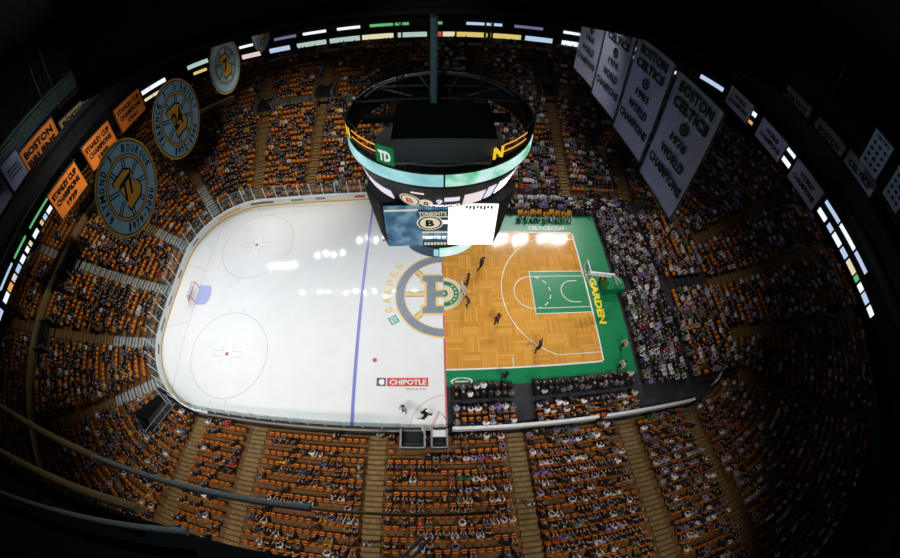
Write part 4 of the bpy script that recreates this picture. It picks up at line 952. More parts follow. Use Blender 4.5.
pipe_thing('catwalk_beam', [(-14, -21.2, CZ), (-6.3, -20.32, CZ), (-3.1, -19.93, CZ)], 0.048, 'oldbrass', 'thick dull brown catwalk beam below the handrail, ending square', 'beam')
pipe_thing('catwalk_pipe', [(-9, -21.6, CZ), (-4.4, -20.42, CZ), (-2.55, -19.96, CZ)], 0.032, 'greysteel', 'pale grey pipe lowest of the catwalk tubes', 'pipe')
for a, b, lab in (((-0.96, -19.86, 27.6), (-0.86, -19.75, 27.6), 'short grey strut, first of a pair at the bottom edge'), ((-0.9, -19.88, 27.6), (-0.80, -19.76, 27.6), 'short grey strut, second of a pair at the bottom edge')):
    pipe_thing('catwalk_strut', [a + Vector((0, -0.3, 0)) if False else (a[0] - 0.12, a[1] - 0.14, a[2]), b], 0.014, 'greysteel', lab, 'strut')
for k, (a, b) in enumerate((((-8.5, -22.5, 28.4), (-3.0, -20.5, 28.0)), ((-7.5, -23.5, 28.4), (-2.6, -20.9, 28.0)))):
    pipe_thing('catwalk_cable', [a, b], 0.02, 'blackmetal', ['dark cable under the grey pipe, upper one', 'dark cable under the grey pipe, lower one'][k], 'cable')
mb = MB(); mb.add([(-14, -21.3, 28.0), (-6.3, -20.42, 28.0), (-3.1, -20.03, 28.0), (-1.6, -19.98, 28.0), (-1.6, -24, 28.0), (-14, -26, 28.0)], [tuple(range(6))]); mb.add([(-14, -21.3, 27.9), (-6.3, -20.42, 27.9), (-3.1, -20.03, 27.9), (-1.6, -19.98, 27.9), (-1.6, -24, 27.9), (-14, -26, 27.9)], [tuple(range(6))[::-1]])
struct(mb.build('floor_catwalk', 'black'))
# roof lamps
for k, (l, t_, p) in enumerate(LAMPS):
    d = (Vector(t_) - Vector(l)).normalized(); up = -d
    c = Vector(l) + up * 0.15
    t = empty('arena_floodlight', c); tag(t, 'round arena floodlight hung from the roof over the %s' % ['ice', 'court'][l[0] > 0], 'floodlight', 'roof floodlights over the %s' % ['ice', 'court'][l[0] > 0])
    mb = MB(); mb.tube([(0, 0, 0), up * 0.5], 0.36 if l[1] > 0 else 0.72, 20); mb.build('lamp_housing', 'blackmetal', t)
    mb = MB(); mb.tube([up * 0.5, Vector((up.x * .5, up.y * .5, 36.4 - c.z))], 0.04, 6); mb.build('hanging_rod', 'black', t)

# ================================================================== SEATS AND PEOPLE
# every seat of the house: position, facing (towards the playing surface), row, block and place in the row
def ring_seats():
    out = []
    for i in range(NROW):
        d, z = dz(i); r = CR + d + 0.42; off = 12.95 + d + 0.42
        P = []
        # walk round: corner BL, near side, corner BR, right, TR, far, TL, left
        def arc(cx, cy, a0, q):
            n = int(r * PI / 2 / 0.56)
            for k in range(n): a = math.radians(a0 + 90 * (k + .5) / n); P.append((cx + r * math.cos(a), cy + r * math.sin(a), math.cos(a), math.sin(a), 'corner' + q))
        arc(-CX, -CY, 180, 'BL')
        n = int(2 * CX / 0.56)
        for k in range(n): P.append((-CX + 0.56 * (k + .5), -off, 0, -1, 'near'))
        arc(CX, -CY, 270, 'BR')
        m = int(2 * CY / 0.56)
        for k in range(m): P.append((CX + r, -CY + 0.56 * (k + .5), 1, 0, 'right'))
        arc(CX, CY, 0, 'TR')
        for k in range(n): P.append((CX - 0.56 * (k + .5), off, 0, 1, 'far'))
        arc(-CX, CY, 90, 'TL')
        for k in range(m): P.append((-CX - r, CY - 0.56 * (k + .5), -1, 0, 'left'))
        for x, y, nx, ny, zone in P:
            if not seats_here(i, x, y): continue
            if zone in ('near', 'far'):
                if any(abs(x - xa) < 0.98 for xa in STR_AISLES): continue
            elif zone in ('left', 'right'):
                if abs(y - 0.3) < 0.95: continue
            a = math.degrees(math.atan2(ny, nx)) % 360
            if zone.startswith('corner'):
                if any(qq == zone[6:] and abs(a - aa) * PI / 180 * r < 0.98 for aa, qq in ANG_AISLES): continue
            elif zone in ('near', 'far') and CX - abs(x) < 0.5: continue
            if zone == 'near' and -4.0 < x < 0.25 and i < 2: continue
            if i in (19, 20) and x < -30: continue
            bad = False
            for px, py, qx, qy, w, dep in PORTALS:
                dx, dy = x - px, y - py; u = dx * qx + dy * qy; v = -dx * qy + dy * qx
                if -0.4 < u < dep + 0.5 and abs(v) < w / 2 + 0.35: bad = True; break
            if bad: continue
            if zone == 'far' and i == 16 and (-24.4 < x < -17.7 or 17 < x < 22.2): continue
            out.append((x, y, z, nx, ny, zone, i))
    return out
def floor_seats():
    out = []
    for j, y in enumerate((-9.5, -10.2, -11.4, -12.0, -12.6)):          # courtside rows on the near side
        for k in range(29):
            x = 0.75 + 0.56 * k
            if 5.6 < x < 7.3: continue
            out.append((x, y, 0.0, 0, -1, 'courtside', j))
    for j, y in enumerate((10.9, 11.6, 12.3)):
        for k in range(40):
            x = 0.6 + 0.56 * k; out.append((x, y, 0.0, 0, 1, 'farside', j))
    for j in range(6):                                                         # rows behind the hoop
        for k in range(38):
            y = -10.4 + 0.56 * k
            if abs(y - 0.3) < 1.0 and j < 2: continue
            out.append((18.4 + 0.85 * j, y, 0.0, 1, 0, 'behind', j))
    for j, (x0, z) in enumerate(RIS):
        for k in range(38):
            y = -10.4 + 0.56 * k
            if abs(y - 0.3) < 0.9: continue
            out.append((x0 + 0.45, y, z, 1, 0, 'riser', j))
    return out
SEATS = [s for s in ring_seats() + floor_seats() if in_frame((s[0], s[1], s[2] + 0.5), 25)]
BLOCKS = [(-23, -15.9, 'tunnel-side'), (-15.9, -5.5, 'blue-line'), (-5.5, 5.3, 'penalty-box'), (5.3, 15.1, 'mid-court'), (15.1, 23, 'court-corner')]
def block_of(s):
    x, y, z, nx, ny, zone, i = s
    if zone == 'near':
        for a, b, n in BLOCKS:
            if a <= x < b: return n, int(round((x - a) / 0.56))
    if zone == 'courtside': return 'courtside floor', int(round((x - 0.75) / 0.56)) + 1
    return zone, 0
def occupancy(s):
    x, y, z, nx, ny, zone, i = s
    if zone == 'near': return 0.42 if x < 0 else (0.72 if x < 5.3 else 0.82)
    if zone == 'courtside': return 1.0 if i < 2 else 0.72
    if zone in ('behind', 'farside'): return 0.95
    if zone == 'riser': return 0.8
    if x < 0: return 0.58 if i < 19 else 0.35
    return 0.74
occ = []; prev = False
for s in SEATS:
    p = occupancy(s); stay = 0.62
    prev = (random.random() < (p + (1 - p) * stay * 0.55 if prev else p * (1 - stay * 0.5)))
    occ.append(prev)

# ---- seat with a tipped-up pan (empty) or a level pan (taken)
def seat_parts(up):
    a = math.radians(80 if up else 6); c, s = math.cos(a), math.sin(a)
    back = MB(); vs = []; nx_ = 6
    for t_ in (0, 1):
        for j in range(4):
            for i in range(nx_ + 1):
                u = i / nx_ - .5; v = j / 3; vs.append((u * (0.40 - 0.05 * v * v), -0.26 - 0.07 * v - (0.04 if t_ else 0) + 0.05 * (2 * u) ** 2, 0.40 + 0.46 * v))
    m = (nx_ + 1) * 4; fs = []
    for j in range(3):
        for i in range(nx_):
            q = j * (nx_ + 1) + i; fs.append((q, q + nx_ + 1, q + nx_ + 2, q + 1)); fs.append((m + q, m + q + 1, m + q + nx_ + 2, m + q + nx_ + 1))
    per = list(range(nx_ + 1)) + [nx_ + (nx_ + 1) * j for j in (1, 2, 3)] + [3 * (nx_ + 1) + i for i in range(nx_ - 1, -1, -1)] + [(nx_ + 1) * j for j in (2, 1)]
    for k in range(len(per)): p, q = per[k], per[(k + 1) % len(per)]; fs.append((p, q, m + q, m + p))
    back.add(vs, fs)
    pan = MB(); X = Matrix.Translation((0, -0.20, 0.43)) @ Matrix.Rotation(a, 4, 'X')
    pan.box((-0.19, 0.0, -0.035), (0.19, 0.36, 0.03), 0, X); pan.box((-0.17, 0.36, -0.03), (0.17, 0.41, 0.02), 0, X)
    arm = MB(); arm.box((-0.025, -0.28, 0.60), (0.025, 0.10, 0.635)); arm.box((-0.02, -0.28, 0.36), (0.02, -0.2, 0.60))
    leg = MB(); leg.box((-0.03, -0.27, 0.0), (0.03, -0.17, 0.42)); leg.box((-0.08, -0.32, 0), (0.08, -0.1, 0.03))
    return back, pan, arm, leg
seat0 = empty('stadium_seat'); 
b_, p_, a_, l_ = seat_parts(True)
b_.build('backrest', 'seat_orange', seat0); p_.build('seat_pan', 'seat_orange', seat0)
o = a_.build('armrest', 'seat_arm', seat0, (-0.27, 0, 0)).copy(); COL.objects.link(o); o.location = (0.27, 0, 0); l_.build('pedestal', 'seat_arm', seat0)
bpy.context.view_layer.update()
def rot_of(s): return math.atan2(-s[4], -s[3]) - PI / 2        # local +y looks at the playing surface
camv = np.array(CAM)
empties = [k for k, s in enumerate(SEATS) if not occ[k] and in_frame((s[0], s[1], s[2] + 0.6), -3) and s[5] == 'near']
empties.sort(key=lambda k: (Vector(SEATS[k][:3]) - CAM).length)
own_seats = empties[:300]; own_set = set(own_seats)
used_labels = set()
for n_, k in enumerate(own_seats):
    s = SEATS[k]; o = seat0 if n_ == 0 else copy_tree(seat0)
    o.location = s[:3]; o.rotation_euler = (0, 0, rot_of(s))
    bl, num = block_of(s)
    lab = 'empty orange seat, %s block, %s row up, %s seat from the goal-end aisle' % (bl, ordw[s[6]], ordw[num])
    while lab in used_labels: num += 1; lab = 'empty orange seat, %s block, %s row up, %s seat from the goal-end aisle' % (bl, ordw[s[6]], ordw[num])
    used_labels.add(lab)
    tag(o, lab, 'seat', 'empty seats of the near stand')
def bake_many(name, tmpl, insts, mats, tints=None):
    """one mesh holding many copies of TMPL (verts, faces, per-face material, per-face tint slot); INSTS: (x,y,z,rot,scale)"""
    V = np.array(tmpl[0], np.float32); F = tmpl[1]; nv, nf = len(V), len(F); N = len(insts)
    I = np.array(insts, np.float32); c, s = np.cos(I[:, 3]), np.sin(I[:, 3])
    Vs = V[None] * I[:, 4][:, None, None]
    X = Vs[..., 0] * c[:, None] - Vs[..., 1] * s[:, None] + I[:, 0][:, None]; Y = Vs[..., 0] * s[:, None] + Vs[..., 1] * c[:, None] + I[:, 1][:, None]; Zz = Vs[..., 2] + I[:, 2][:, None]
    co = np.stack([X, Y, Zz], -1).reshape(-1, 3)
    loops = np.concatenate([np.array(f) for f in F]); nl = len(loops); sizes = np.array([len(f) for f in F]); starts = np.concatenate([[0], np.cumsum(sizes)[:-1]])
    me = bpy.data.meshes.new(name); me.vertices.add(len(co)); me.vertices.foreach_set('co', co.astype(np.float32).ravel())
    me.loops.add(nl * N); me.loops.foreach_set('vertex_index', (loops[None] + (np.arange(N) * nv)[:, None]).astype(np.int32).ravel())
    me.polygons.add(nf * N); me.polygons.foreach_set('loop_start', (starts[None] + (np.arange(N) * nl)[:, None]).astype(np.int32).ravel())
    for k in mats: me.materials.append(M[k])
    if len(mats) > 1: me.polygons.foreach_set('material_index', np.tile(np.array(tmpl[2], np.int32), N))
    if tints is not None:      # tints: N x slots x 3
        at = me.attributes.new('tint', 'FLOAT_COLOR', 'FACE'); T = np.ones((N, nf, 4), np.float32); T[..., :3] = np.array(tints, np.float32)[:, np.array(tmpl[3])]
        at.data.foreach_set('color', T.ravel())
    me.update(calc_edges=True); me.validate()
    return link(name, me)
def low_seat(up):
    a = math.radians(80 if up else 6); mb = MB(); X = Matrix.Translation((0, -0.20, 0.43)) @ Matrix.Rotation(a, 4, 'X')
    mb.add([(-.21, -.26, .38), (.21, -.26, .38), (.19, -.33, .86), (-.19, -.33, .86), (-.21, -.30, .38), (.21, -.30, .38), (.19, -.37, .86), (-.19, -.37, .86)], [(0, 1, 2, 3)[::-1], (4, 5, 6, 7), (3, 2, 6, 7)[::-1], (0, 3, 7, 4)[::-1], (1, 2, 6, 5)])
    mb.box((-.19, 0, -.03), (.19, .4, .03), 0, X); return mb.v, mb.f
def floor_chair(s): return s[5] in ('behind', 'farside') or (s[5] == 'courtside' and s[6] < 2)
M['chair_black'] = mat('chair_black', (.02, .02, .022), .6)
v, f = low_seat(False); o = bake_many('floor_chairs', (v, f), [(*s[:3], rot_of(s), 1.0) for s in SEATS if floor_chair(s)], ['chair_black']); tag(o, 'black chairs under the crowd on the floor round the court', 'chairs', None, 'stuff')
for up, nm, lab in ((True, 'stadium_seats', 'all the other empty orange seats filling the stands'), (False, 'stadium_seats', 'orange seats hidden under and behind the seated crowd')):
    ins = [(*s[:3], rot_of(s), 1.0) for k, s in enumerate(SEATS) if (occ[k] != up) and k not in own_set and not floor_chair(s)]
    v, f = low_seat(up); o = bake_many(nm, (v, f), ins, ['seat_orange']); tag(o, lab, 'seats', None, 'stuff')

# ---- people: one skinned body per pose
def skin_body(J, E, sub, root='pelvis'):
    names = list(J); me = bpy.data.meshes.new('b'); me.from_pydata([J[n][0] for n in names], [(names.index(a), names.index(b)) for a, b in E], [])
    o = bpy.data.objects.new('b', me); COL.objects.link(o)
    m = o.modifiers.new('s', 'SKIN'); m.use_smooth_shade = True
    for k, n in enumerate(names):
        sv = me.skin_vertices[0].data[k]; r = J[n][1]; sv.radius = r if isinstance(r, tuple) else (r, r); sv.use_root = (n == root)
    if sub: q = o.modifiers.new('u', 'SUBSURF'); q.levels = sub; q.render_levels = sub
    bpy.context.view_layer.update(); dg = bpy.context.evaluated_depsgraph_get(); r = bpy.data.meshes.new_from_object(o.evaluated_get(dg))
    bpy.data.objects.remove(o); bpy.data.meshes.remove(me); return r
def regions(me, J):
    """material of each face by the nearest joint chain: 0 shirt, 1 trousers, 2 skin, 3 shoes"""
    segs = []
    for a, b, m in SEGM:
        if a in J and b in J: rr = [J[q][1] for q in (a, b)]; segs.append((np.array(J[a][0]), np.array(J[b][0]), m, [min(q) if isinstance(q, tuple) else q for q in rr]))
    out = []
    for p in me.polygons:
        c = np.array(p.center); best = (99, 0)
        for a, b, m, rr in segs:
            t = np.clip(np.dot(c - a, b - a) / max(np.dot(b - a, b - a), 1e-9), 0, 1); d = abs(np.linalg.norm(c - a - t * (b - a)) - rr[0] * (1 - t) - rr[1] * t); best = min(best, (d, m))
        out.append(best[1])
    return out
SEGM = [('pelvis', 'waist', 0), ('waist', 'chest', 0), ('chest', 'neckb', 0), ('neck', 'head', 2), ('head', 'crown', 2), ('head', 'nose', 2), ('head', 'earL', 2), ('head', 'earR', 2)]
for q in 'LR':
    SEGM += [('chest', 'sh' + q, 0), ('sh' + q, 'el' + q, 0), ('el' + q, 'fo' + q, 0), ('fo' + q, 'wr' + q, 2), ('wr' + q, 'pa' + q, 2), ('pelvis', 'hip' + q, 1), ('hip' + q, 'kn' + q, 1), ('kn' + q, 'an' + q, 1), ('an' + q, 'toe' + q, 3)]
    for f in 'abcde': SEGM += [('pa' + q, f + '1' + q, 2), (f + '1' + q, f + '2' + q, 2)]
def lerp(a, b, t): return tuple(a[k] + (b[k] - a[k]) * t for k in range(3))
def skeleton(pose, fingers=True):
    J, E = {}, []
    P = dict(pelvis=(0, -.06, .53), waist=(0, -.10, .74), chest=(0, -.10, .95), neckb=(0, -.08, 1.08), neck=(0, -.065, 1.13), head=(0, -.03, 1.21), crown=(0, -.035, 1.31))
    for q, s in (('L', -1), ('R', 1)):
        P.update({'sh' + q: (s * .19, -.10, 1.03), 'el' + q: (s * .25, .0, .76), 'wr' + q: (s * .15, .22, .66), 'hip' + q: (s * .10, -.02, .50), 'kn' + q: (s * .12, .40, .50), 'an' + q: (s * .12, .42, .10), 'toe' + q: (s * .13, .58, .045)})
    P.update(pose)
    R = dict(pelvis=(.16, .13), waist=(.145, .115), chest=(.165, .12), neckb=(.09, .08), neck=.058, head=(.085, .10), crown=(.06, .07))
    for n, r in R.items(): J[n] = (P[n], r)
    E += [('pelvis', 'waist'), ('waist', 'chest'), ('chest', 'neckb'), ('neckb', 'neck'), ('neck', 'head'), ('head', 'crown')]
    h = Vector(P['head']); f = Vector(P.get('look', (0, 1, -0.1))).normalized(); rt = f.cross(Vector((0, 0, 1))).normalized()
    if fingers:
        J['nose'] = (tuple(h + f * .118 - Vector((0, 0, .005))), .02); E.append(('head', 'nose'))
    for q, s in (('L', -1), ('R', 1)):
        J['sh' + q] = (P['sh' + q], .075); J['el' + q] = (P['el' + q], .052); J['fo' + q] = (lerp(P['el' + q], P['wr' + q], .7), .044); J['wr' + q] = (P['wr' + q], .033)
        J['hip' + q] = (P['hip' + q], .105); J['kn' + q] = (P['kn' + q], .075); J['an' + q] = (P['an' + q], .048); J['toe' + q] = (P['toe' + q], .04)
        E += [('chest', 'sh' + q), ('sh' + q, 'el' + q), ('el' + q, 'fo' + q), ('fo' + q, 'wr' + q), ('pelvis', 'hip' + q), ('hip' + q, 'kn' + q), ('kn' + q, 'an' + q), ('an' + q, 'toe' + q)]
        d = (Vector(P['wr' + q]) - Vector(P['el' + q])).normalized(); side = d.cross(Vector((0, 0, 1))); side = side.normalized() if side.length > .1 else Vector((1, 0, 0)); dn = side.cross(d)
        w = Vector(P['wr' + q]); pa = w + d * .07; J['pa' + q] = (tuple(pa), (.038, .022)); E.append(('wr' + q, 'pa' + q))
        if fingers:
            for k, (nm, ln) in enumerate(zip('abcd', (.075, .085, .08, .06))):
                b0 = pa + d * .03 + side * (-.03 + .02 * k); a1 = b0 + d * ln * .5 - dn * .008; a2 = a1 + d * ln * .35 - dn * .03
                J[nm + '1' + q] = (tuple(a1), .0095); J[nm + '2' + q] = (tuple(a2), .008); E += [('pa' + q, nm + '1' + q), (nm + '1' + q, nm + '2' + q)]
            t1 = w + d * .05 + side * s * -.05; t2 = t1 + d * .035 - dn * .01
            J['e1' + q] = (tuple(t1), .011); J['e2' + q] = (tuple(t2), .009); E += [('wr' + q, 'e1' + q), ('e1' + q, 'e2' + q)]
    return J, E, P
POSES = {
    'hands on knees': {},
    'leaning forward': dict(waist=(0, -.06, .74), chest=(0, .04, .93), neckb=(0, .10, 1.04), neck=(0, .13, 1.08), head=(0, .18, 1.15), crown=(0, .19, 1.25), shL=(-.19, .05, 1.0), shR=(.19, .05, 1.0), elL=(-.22, .22, .72), elR=(.22, .22, .72), wrL=(-.06, .38, .66), wrR=(.06, .38, .66)),
    'arms folded': dict(elL=(-.27, .02, .80), elR=(.27, .02, .80), wrL=(.06, .13, .84), wrR=(-.06, .15, .80)),
    'arm raised': dict(elR=(.34, .02, 1.16), wrR=(.30, .10, 1.42), elL=(-.25, .02, .77)),
    'leaning back': dict(chest=(0, -.16, .94), neckb=(0, -.17, 1.06), neck=(0, -.17, 1.11), head=(0, -.15, 1.19), crown=(0, -.17, 1.29), shL=(-.2, -.16, 1.02), shR=(.2, -.16, 1.02), wrL=(-.22, .2, .62), wrR=(.22, .2, .62), knL=(-.18, .38, .5), knR=(.18, .38, .5), anL=(-.2, .5, .1), anR=(.2, .5, .1), toeL=(-.21, .66, .045), toeR=(.21, .66, .045))}
def face_mesh(h, f, cr):
    up = (cr - h).normalized(); rt = f.cross(up).normalized(); fw = up.cross(rt); mb = MB()
    def blob(c, a, b, d, mi):
        vs = []; n = 8
        for k in range(n): q = 2 * PI * k / n; vs.append(c + rt * a * math.cos(q) + up * b * math.sin(q))
        vs.append(c + fw * d); mb.add(vs, [(k, (k + 1) % n, n) for k in range(n)], mi)
    for s_ in (-1, 1):
        blob(h + rt * s_ * .036 + up * .022 + fw * .078, .016, .009, .012, 0)
        e = h + rt * s_ * .087 + up * .005; mb.tube([e - up * .028, e + up * .004 + rt * s_ * .012, e + up * .03], .013, 6, 2)
    blob(h - up * .05 + fw * .082, .028, .008, .01, 1)
    return mb
def make_proto(pose, mats=('cloth_own', 'trousers', 'skin', 'shoe')):
    J, E, P = skeleton(pose); me = skin_body(J, E, 1)
    h = Vector(P['head']); f = Vector(P.get('look', (0, 1, -0.1))).normalized(); cr = Vector(P['crown'])
    fm = face_mesh(h, f, cr); n = len(me.vertices); reg = regions(me, J) + [(3, 4, 2)[q] for q in fm.m]
    v = [tuple(q.co) for q in me.vertices] + fm.v; fc = [tuple(q.vertices) for q in me.polygons] + [tuple(n + t for t in q) for q in fm.f]
    bpy.data.meshes.remove(me); me = bpy.data.meshes.new('person'); me.from_pydata(v, [], fc)
    for k in mats + ('lips',): me.materials.append(M[k])
    me.polygons.foreach_set('material_index', reg); me.polygons.foreach_set('use_smooth', [True] * len(me.polygons)); me.update()
    return me, h, f, cr
def hair_mesh(h, f, cr, long=False):
    bm = bmesh.new(); bmesh.ops.create_icosphere(bm, subdivisions=2, radius=1.0)
    up = (cr - h).normalized(); c = h + up * .055 - f * .012
    for v in list(bm.verts):
        p = v.co.copy()
        if p.z < (-.75 if long else -.25) or (p.y > .45 and p.z < .35): bm.verts.remove(v)
    rt = f.cross(up).normalized(); fw = up.cross(rt)
    for v in bm.verts: p = v.co; v.co = c + rt * p.x * .108 + fw * p.y * .125 + up * p.z * .115
    me = bpy.data.meshes.new('hair'); bm.to_mesh(me); bm.free(); me.materials.append(M['hair_own']); me.polygons.foreach_set('use_smooth', [True] * len(me.polygons)); return me
PROTO = {}
for pn, ps in POSES.items():
    me, h, f, cr = make_proto(ps); PROTO[pn] = (me, [hair_mesh(h, f, cr), hair_mesh(h, f, cr, True)])
HAIR = {'dark brown': (.035, .02, .012), 'black': (.01, .009, .009), 'light brown': (.14, .075, .035), 'blond': (.42, .28, .12), 'grey': (.36, .36, .36), 'reddish': (.2, .06, .02)}
SH_HOCKEY = [('black', (.012, .013, .015), 54), ('dark navy', (.014, .02, .042), 14), ('yellow', (.75, .42, .04), 5), ('white', (.75, .77, .78), 8), ('grey', (.15, .16, .17), 10), ('red', (.45, .03, .04), 2), ('blue', (.06, .11, .3), 3), ('brown', (.12, .06, .03), 5)]
SH_COURT = [('black', (.013, .013, .015), 38), ('white', (.8, .8, .86), 21), ('pale blue', (.36, .42, .74), 9), ('grey', (.2, .2, .22), 12), ('green', (.02, .16, .07), 4), ('dark navy', (.015, .022, .05), 8), ('purple', (.22, .19, .52), 4), ('cream', (.55, .46, .36), 3), ('red', (.42, .04, .05), 2)]
def pick(L): return random.choices(L, [q[2] for q in L])[0]
taken = [k for k in range(len(SEATS)) if occ[k]]
near_taken = sorted([k for k in taken if SEATS[k][5] == 'near' and in_frame((*SEATS[k][:2], SEATS[k][2] + 1.0), -4)], key=lambda k: (Vector(SEATS[k][:3]) - CAM).length)
own_people = near_taken[:286]; own_p = set(own_people)
def person(me, hair, loc, rz, shirt, hairc, label, group, scale=1.0):
    o = link('person', me); o.location = loc; o.rotation_euler = (0, 0, rz); o.scale = (scale,) * 3; o.color = (*shirt, 1)
    if hair is not None: hh = link('hair', hair, o); hh.color = (*hairc, 1)
    tag(o, label, 'person', group); return o
for k in own_people:
    s = SEATS[k]; pn = random.choices(list(PROTO), [40, 22, 16, 6, 16])[0]; me, hs = PROTO[pn]
    cn, cc, _ = pick(SH_HOCKEY if s[0] < 0 else SH_COURT); hn = random.choices(list(HAIR), [34, 25, 16, 12, 9, 4])[0]; bl, num = block_of(s)
    lab = 'person in %s top, %s block, %s row up, %s seat from goal-end aisle' % (cn, bl, ordw[s[6]], ordw[num])
    while lab in used_labels: num += 1; lab = 'person in %s top, %s block, %s row up, %s seat from goal-end aisle' % (cn, bl, ordw[s[6]], ordw[num])
    used_labels.add(lab)
    person(me, hs[random.random() < .35], s[:3], rot_of(s) + random.uniform(-.12, .12), tuple(c * random.uniform(.8, 1.15) for c in cc), HAIR[hn], lab, 'seated spectators of the near stand', random.uniform(.94, 1.06))

# the rest of the crowd as one mass: a light body of the same build
def low_body(pose):
    J, E, P = skeleton(pose, False); me = skin_body(J, E, 0); reg = regions(me, J)
    v = [tuple(p.co) for p in me.vertices]; f = [tuple(p.vertices) for p in me.polygons]; bpy.data.meshes.remove(me)
    h, cr = Vector(P['head']), Vector(P['crown']); up = (cr - h).normalized(); c = h + up * .06 + Vector((0, -.012, 0)); n = len(v)
    bm = bmesh.new(); bmesh.ops.create_icosphere(bm, subdivisions=1, radius=1)
    for q in list(bm.verts):
        if q.co.z < -.3: bm.verts.remove(q)
    bm.verts.index_update()
    v += [tuple(c + Vector((q.co.x * .105, q.co.y * .12, q.co.z * .115))) for q in bm.verts]; f += [tuple(n + t.index for t in q.verts) for q in bm.faces]; reg += [4] * len(bm.faces); bm.free()
    return v, f, [0] * len(f), reg
LOW = [low_body(POSES['hands on knees']), low_body(POSES['leaning forward']), low_body(POSES['arms folded'])]
SK = [(.62, .36, .25), (.55, .3, .2), (.66, .42, .31), (.3, .15, .09)]
TR = [(.02, .022, .03), (.035, .05, .1), (.02, .02, .02), (.1, .1, .13), (.16, .13, .09)]
groups = {}
for k in taken:
    if k in own_p: continue
    s = SEATS[k]; groups.setdefault((random.randrange(3)), []).append(s)
SH_DARK = [('black', (.012, .012, .014), 60), ('grey', (.12, .12, .13), 25), ('white', (.7, .7, .72), 7)]
def make_crowd(name, ss, label):
    parts = {0: [], 1: [], 2: []}
    for s in ss: parts[random.randrange(3)].append(s)
    allme = []
    for g_, L in parts.items():
        if not L: continue
        ins = [(*s[:3], rot_of(s) + random.uniform(-.2, .2), random.uniform(.93, 1.07)) for s in L]
        T = []
        for s in L:
            pal = SH_HOCKEY if s[0] < 0 else SH_COURT
            if s[5] == 'courtside' and s[6] < 2: pal = SH_DARK
            c = pick(pal)[1]; w = random.uniform(.75, 1.2)
            T.append([tuple(min(1, q * w) for q in c), random.choice(TR), random.choice(SK), (.03, .03, .03), random.choices(list(HAIR.values()), [34, 25, 16, 12, 9, 4])[0]])
        allme.append((LOW[g_], ins, T))
    objs = [bake_many(name, t_, ins, ['crowd_cloth'], T) for t_, ins, T in allme]
    # join the pose groups into one mesh
    if len(objs) > 1:
        with bpy.context.temp_override(active_object=objs[0], object=objs[0], selected_objects=objs, selected_editable_objects=objs): bpy.ops.object.join()
    tag(objs[0], label, 'crowd', None, 'stuff'); return objs[0]
make_crowd('crowd', [SEATS[k] for k in taken if k not in own_p], 'the rest of the seated crowd filling the far stands and both ends')

# ---- people on the floor
def standing(d):
    P = dict(pelvis=(0, 0, .95), waist=(0, 0, 1.12), chest=(0, 0, 1.32), neckb=(0, 0, 1.46), neck=(0, .01, 1.51), head=(0, .03, 1.60), crown=(0, .02, 1.70))
    for q, s in (('L', -1), ('R', 1)):
        P.update({'sh' + q: (s * .19, 0, 1.41), 'el' + q: (s * .27, .03, 1.15), 'wr' + q: (s * .27, .15, .93), 'hip' + q: (s * .1, 0, .90), 'kn' + q: (s * .12, .05, .5), 'an' + q: (s * .13, -.02, .09), 'toe' + q: (s * .14, .15, .04)})
    P.update(d); return P
RUN = dict(kneeL=0, waist=(0, .05, 1.1), chest=(0, .14, 1.28), neckb=(0, .2, 1.41), neck=(0, .23, 1.45), head=(0, .28, 1.53), crown=(0, .29, 1.63), shL=(-.19, .12, 1.36), shR=(.19, .16, 1.36), elL=(-.34, .3, 1.2), wrL=(-.3, .5, 1.25), elR=(.33, -.06, 1.16), wrR=(.3, .12, 1.0), knL=(-.12, .34, .62), anL=(-.12, .16, .25), toeL=(-.12, .3, .16), knR=(.12, -.08, .5), anR=(.12, -.34, .14), toeR=(.12, -.24, .045)); RUN.pop('kneeL')
GUARD = dict(pelvis=(0, -.05, .85), elL=(-.42, .12, 1.2), wrL=(-.62, .3, 1.25), elR=(.42, .12, 1.2), wrR=(.62, .3, 1.25), waist=(0, 0, 1.03), chest=(0, .08, 1.22), neckb=(0, .12, 1.35), neck=(0, .14, 1.4), head=(0, .18, 1.48), crown=(0, .18, 1.58), shL=(-.2, .08, 1.31), shR=(.2, .08, 1.31), hipL=(-.12, 0, .82), hipR=(.12, 0, .82), knL=(-.26, .16, .47), knR=(.26, .16, .47), anL=(-.3, 0, .09), anR=(.3, 0, .09), toeL=(-.33, .16, .04), toeR=(.33, .16, .04))
def figure(pose, loc, rz, shirt, hairc, label, group, mats=('cloth_own', 'trousers', 'skin', 'shoe'), scale=1.12):
    me, h, f, cr = make_proto(standing(pose), mats); return person(me, hair_mesh(h, f, cr), loc, rz, shirt, hairc, label, group, scale)
M['trousers_white'] = mat('trousers_white', (.7, .7, .7), .7); M['trousers_dark'] = mat('trousers_dark', (.02, .02, .025), .7); M['trousers_green'] = mat('trousers_green', (.02, .2, .08), .7)
BK = 'basketball players on the court'; blk = (.012, .01, .01)
zc = 0.022
figure(GUARD, (1.7, -0.15, zc), -1.2, (.75, .75, .75), blk, 'basketball player in white beside the centre roundel', BK, ('cloth_own', 'trousers_white', 'skin', 'shoe'))
figure(RUN, (2.2, -1.4, zc), 2.2, (.13, .03, .03), blk, 'basketball player in dark red just below the centre roundel', BK, ('cloth_own', 'trousers_dark', 'skin', 'shoe'))
figure({}, (2.3, 0.9, zc), 1.2, (.13, .03, .03), blk, 'basketball player in dark red just above the centre roundel', BK, ('cloth_own', 'trousers_dark', 'skin', 'shoe'))
figure(RUN, (3.6, 2.7, zc), -1.2, (.13, .03, .03), blk, 'basketball player in dark red running near the scoreboard shadow', BK, ('cloth_own', 'trousers_dark', 'skin', 'shoe'))
figure({}, (4.65, -3.4, zc), 0.4, (.13, .03, .03), blk, 'basketball player standing in dark red halfway to the three-point arc', BK, ('cloth_own', 'trousers_dark', 'skin', 'shoe'))
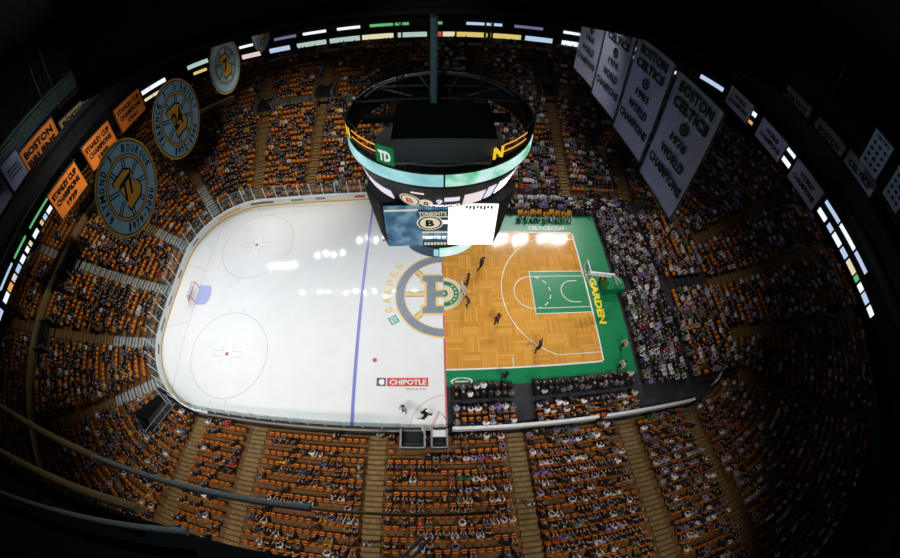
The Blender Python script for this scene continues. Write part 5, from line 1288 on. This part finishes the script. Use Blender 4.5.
figure(GUARD, (8.15, -6.2, zc), 0.9, (.02, .02, .03), blk, 'basketball player in black by the near end of the three-point arc', BK, ('cloth_own', 'trousers_dark', 'skin', 'shoe'))
figure({}, (4.8, -8.75, 0.014), 0.0, (.02, .02, .02), blk, 'person in black standing on the green apron by the near sideline', 'people on the apron', ('cloth_own', 'trousers_dark', 'skin', 'shoe'))
figure({}, (15.9, 0.9, 0.014), PI / 2, (.6, .2, .05), blk, 'person in orange standing under the hoop arm', 'people on the apron')
figure({}, (16.4, -6.6, 0.014), PI / 2, (.75, .55, .5), blk, 'person in pale pink standing at the near corner of the apron', 'people on the apron')
figure({}, (15.6, -8.6, 0.014), PI / 2, (.75, .75, .8), blk, 'person in white at the corner where the sidelines meet', 'people on the apron')
# hockey: referee and a player at the open gate
figure({}, (-3.42, -11.35, 0.006), 2.6, (.8, .8, .8), (.01, .01, .01), 'hockey referee in black and white stripes standing near the referee crease', 'hockey people on the ice', ('stripes', 'trousers_dark', 'skin', 'shoe'), 1.1)
figure(RUN, (-1.62, -11.85, 0.006), 1.7, (.012, .014, .016), (.01, .01, .01), 'hockey player in black skating toward the open penalty gate', 'hockey people on the ice', ('cloth_own', 'trousers_dark', 'skin', 'shoe'), 1.18)
mb = MB(); mb.tube([(0, 0, 1.15), (0.75, 0.55, 0.05)], 0.02, 6); mb.tube([(0.75, 0.55, 0.05), (1.05, 0.5, 0.04)], 0.035, 6); hs = mb.build('hockey_stick', 'banner_tan', loc=(-2.2, -12.05, 0)); tag(hs, 'wooden hockey stick held out by the player in black', 'hockey stick')
# substitutes in yellow along the far sideline
YB = 'bench players in yellow on the far sideline'
for k in range(9):
    x = 8.6 + 0.72 * k; me, hs_ = PROTO[['hands on knees', 'leaning forward', 'leaning back'][k % 3]]
    o = person(me, hs_[0], (x, 9.75 + .1 * (k % 2), 0.014), PI, (.85, .42, .02), blk, 'bench player in yellow, %s from the scoreboard side' % ordw[k], YB, 1.1)
    c = empty('bench_chair', (x, 9.75 + .1 * (k % 2), 0.014), PI); tag(c, 'folding chair under the bench player in yellow, %s from the scoreboard side' % ordw[k], 'chair', 'bench chairs on the far sideline')
    mb = MB(); mb.box((-.22, -.25, .41), (.22, .18, .45)); mb.build('seat', 'seat_arm', c); mb = MB(); mb.box((-.22, -.3, .5), (.22, -.25, .85)); mb.build('backrest', 'seat_arm', c)
    for sx in (-1, 1):
        for sy in (-.24, .15): mb = MB(); mb.tube([(sx * .2, sy, 0), (sx * .2, sy, .43)], .015, 5); mb.build('leg', 'blackmetal', c)
# a few on the stairs
for x, y, i, cc, lab in ((-5.5, 0, 10, (.75, .75, .78), 'person in white standing high on the stairs between two hockey blocks'), (5.4, 0, 7, (.75, .75, .8), 'person in white walking on the stairs below the court'), (-5.2, 0, 0, (.4, .42, .5), 'person in pale grey at the foot of the stairs beside the ice')):
    d, z = dz(i); figure({}, (x, -12.95 - d - 0.2, z + 0.02), 0.0, cc, (.05, .03, .02), lab, 'people on the stairs', scale=1.0)
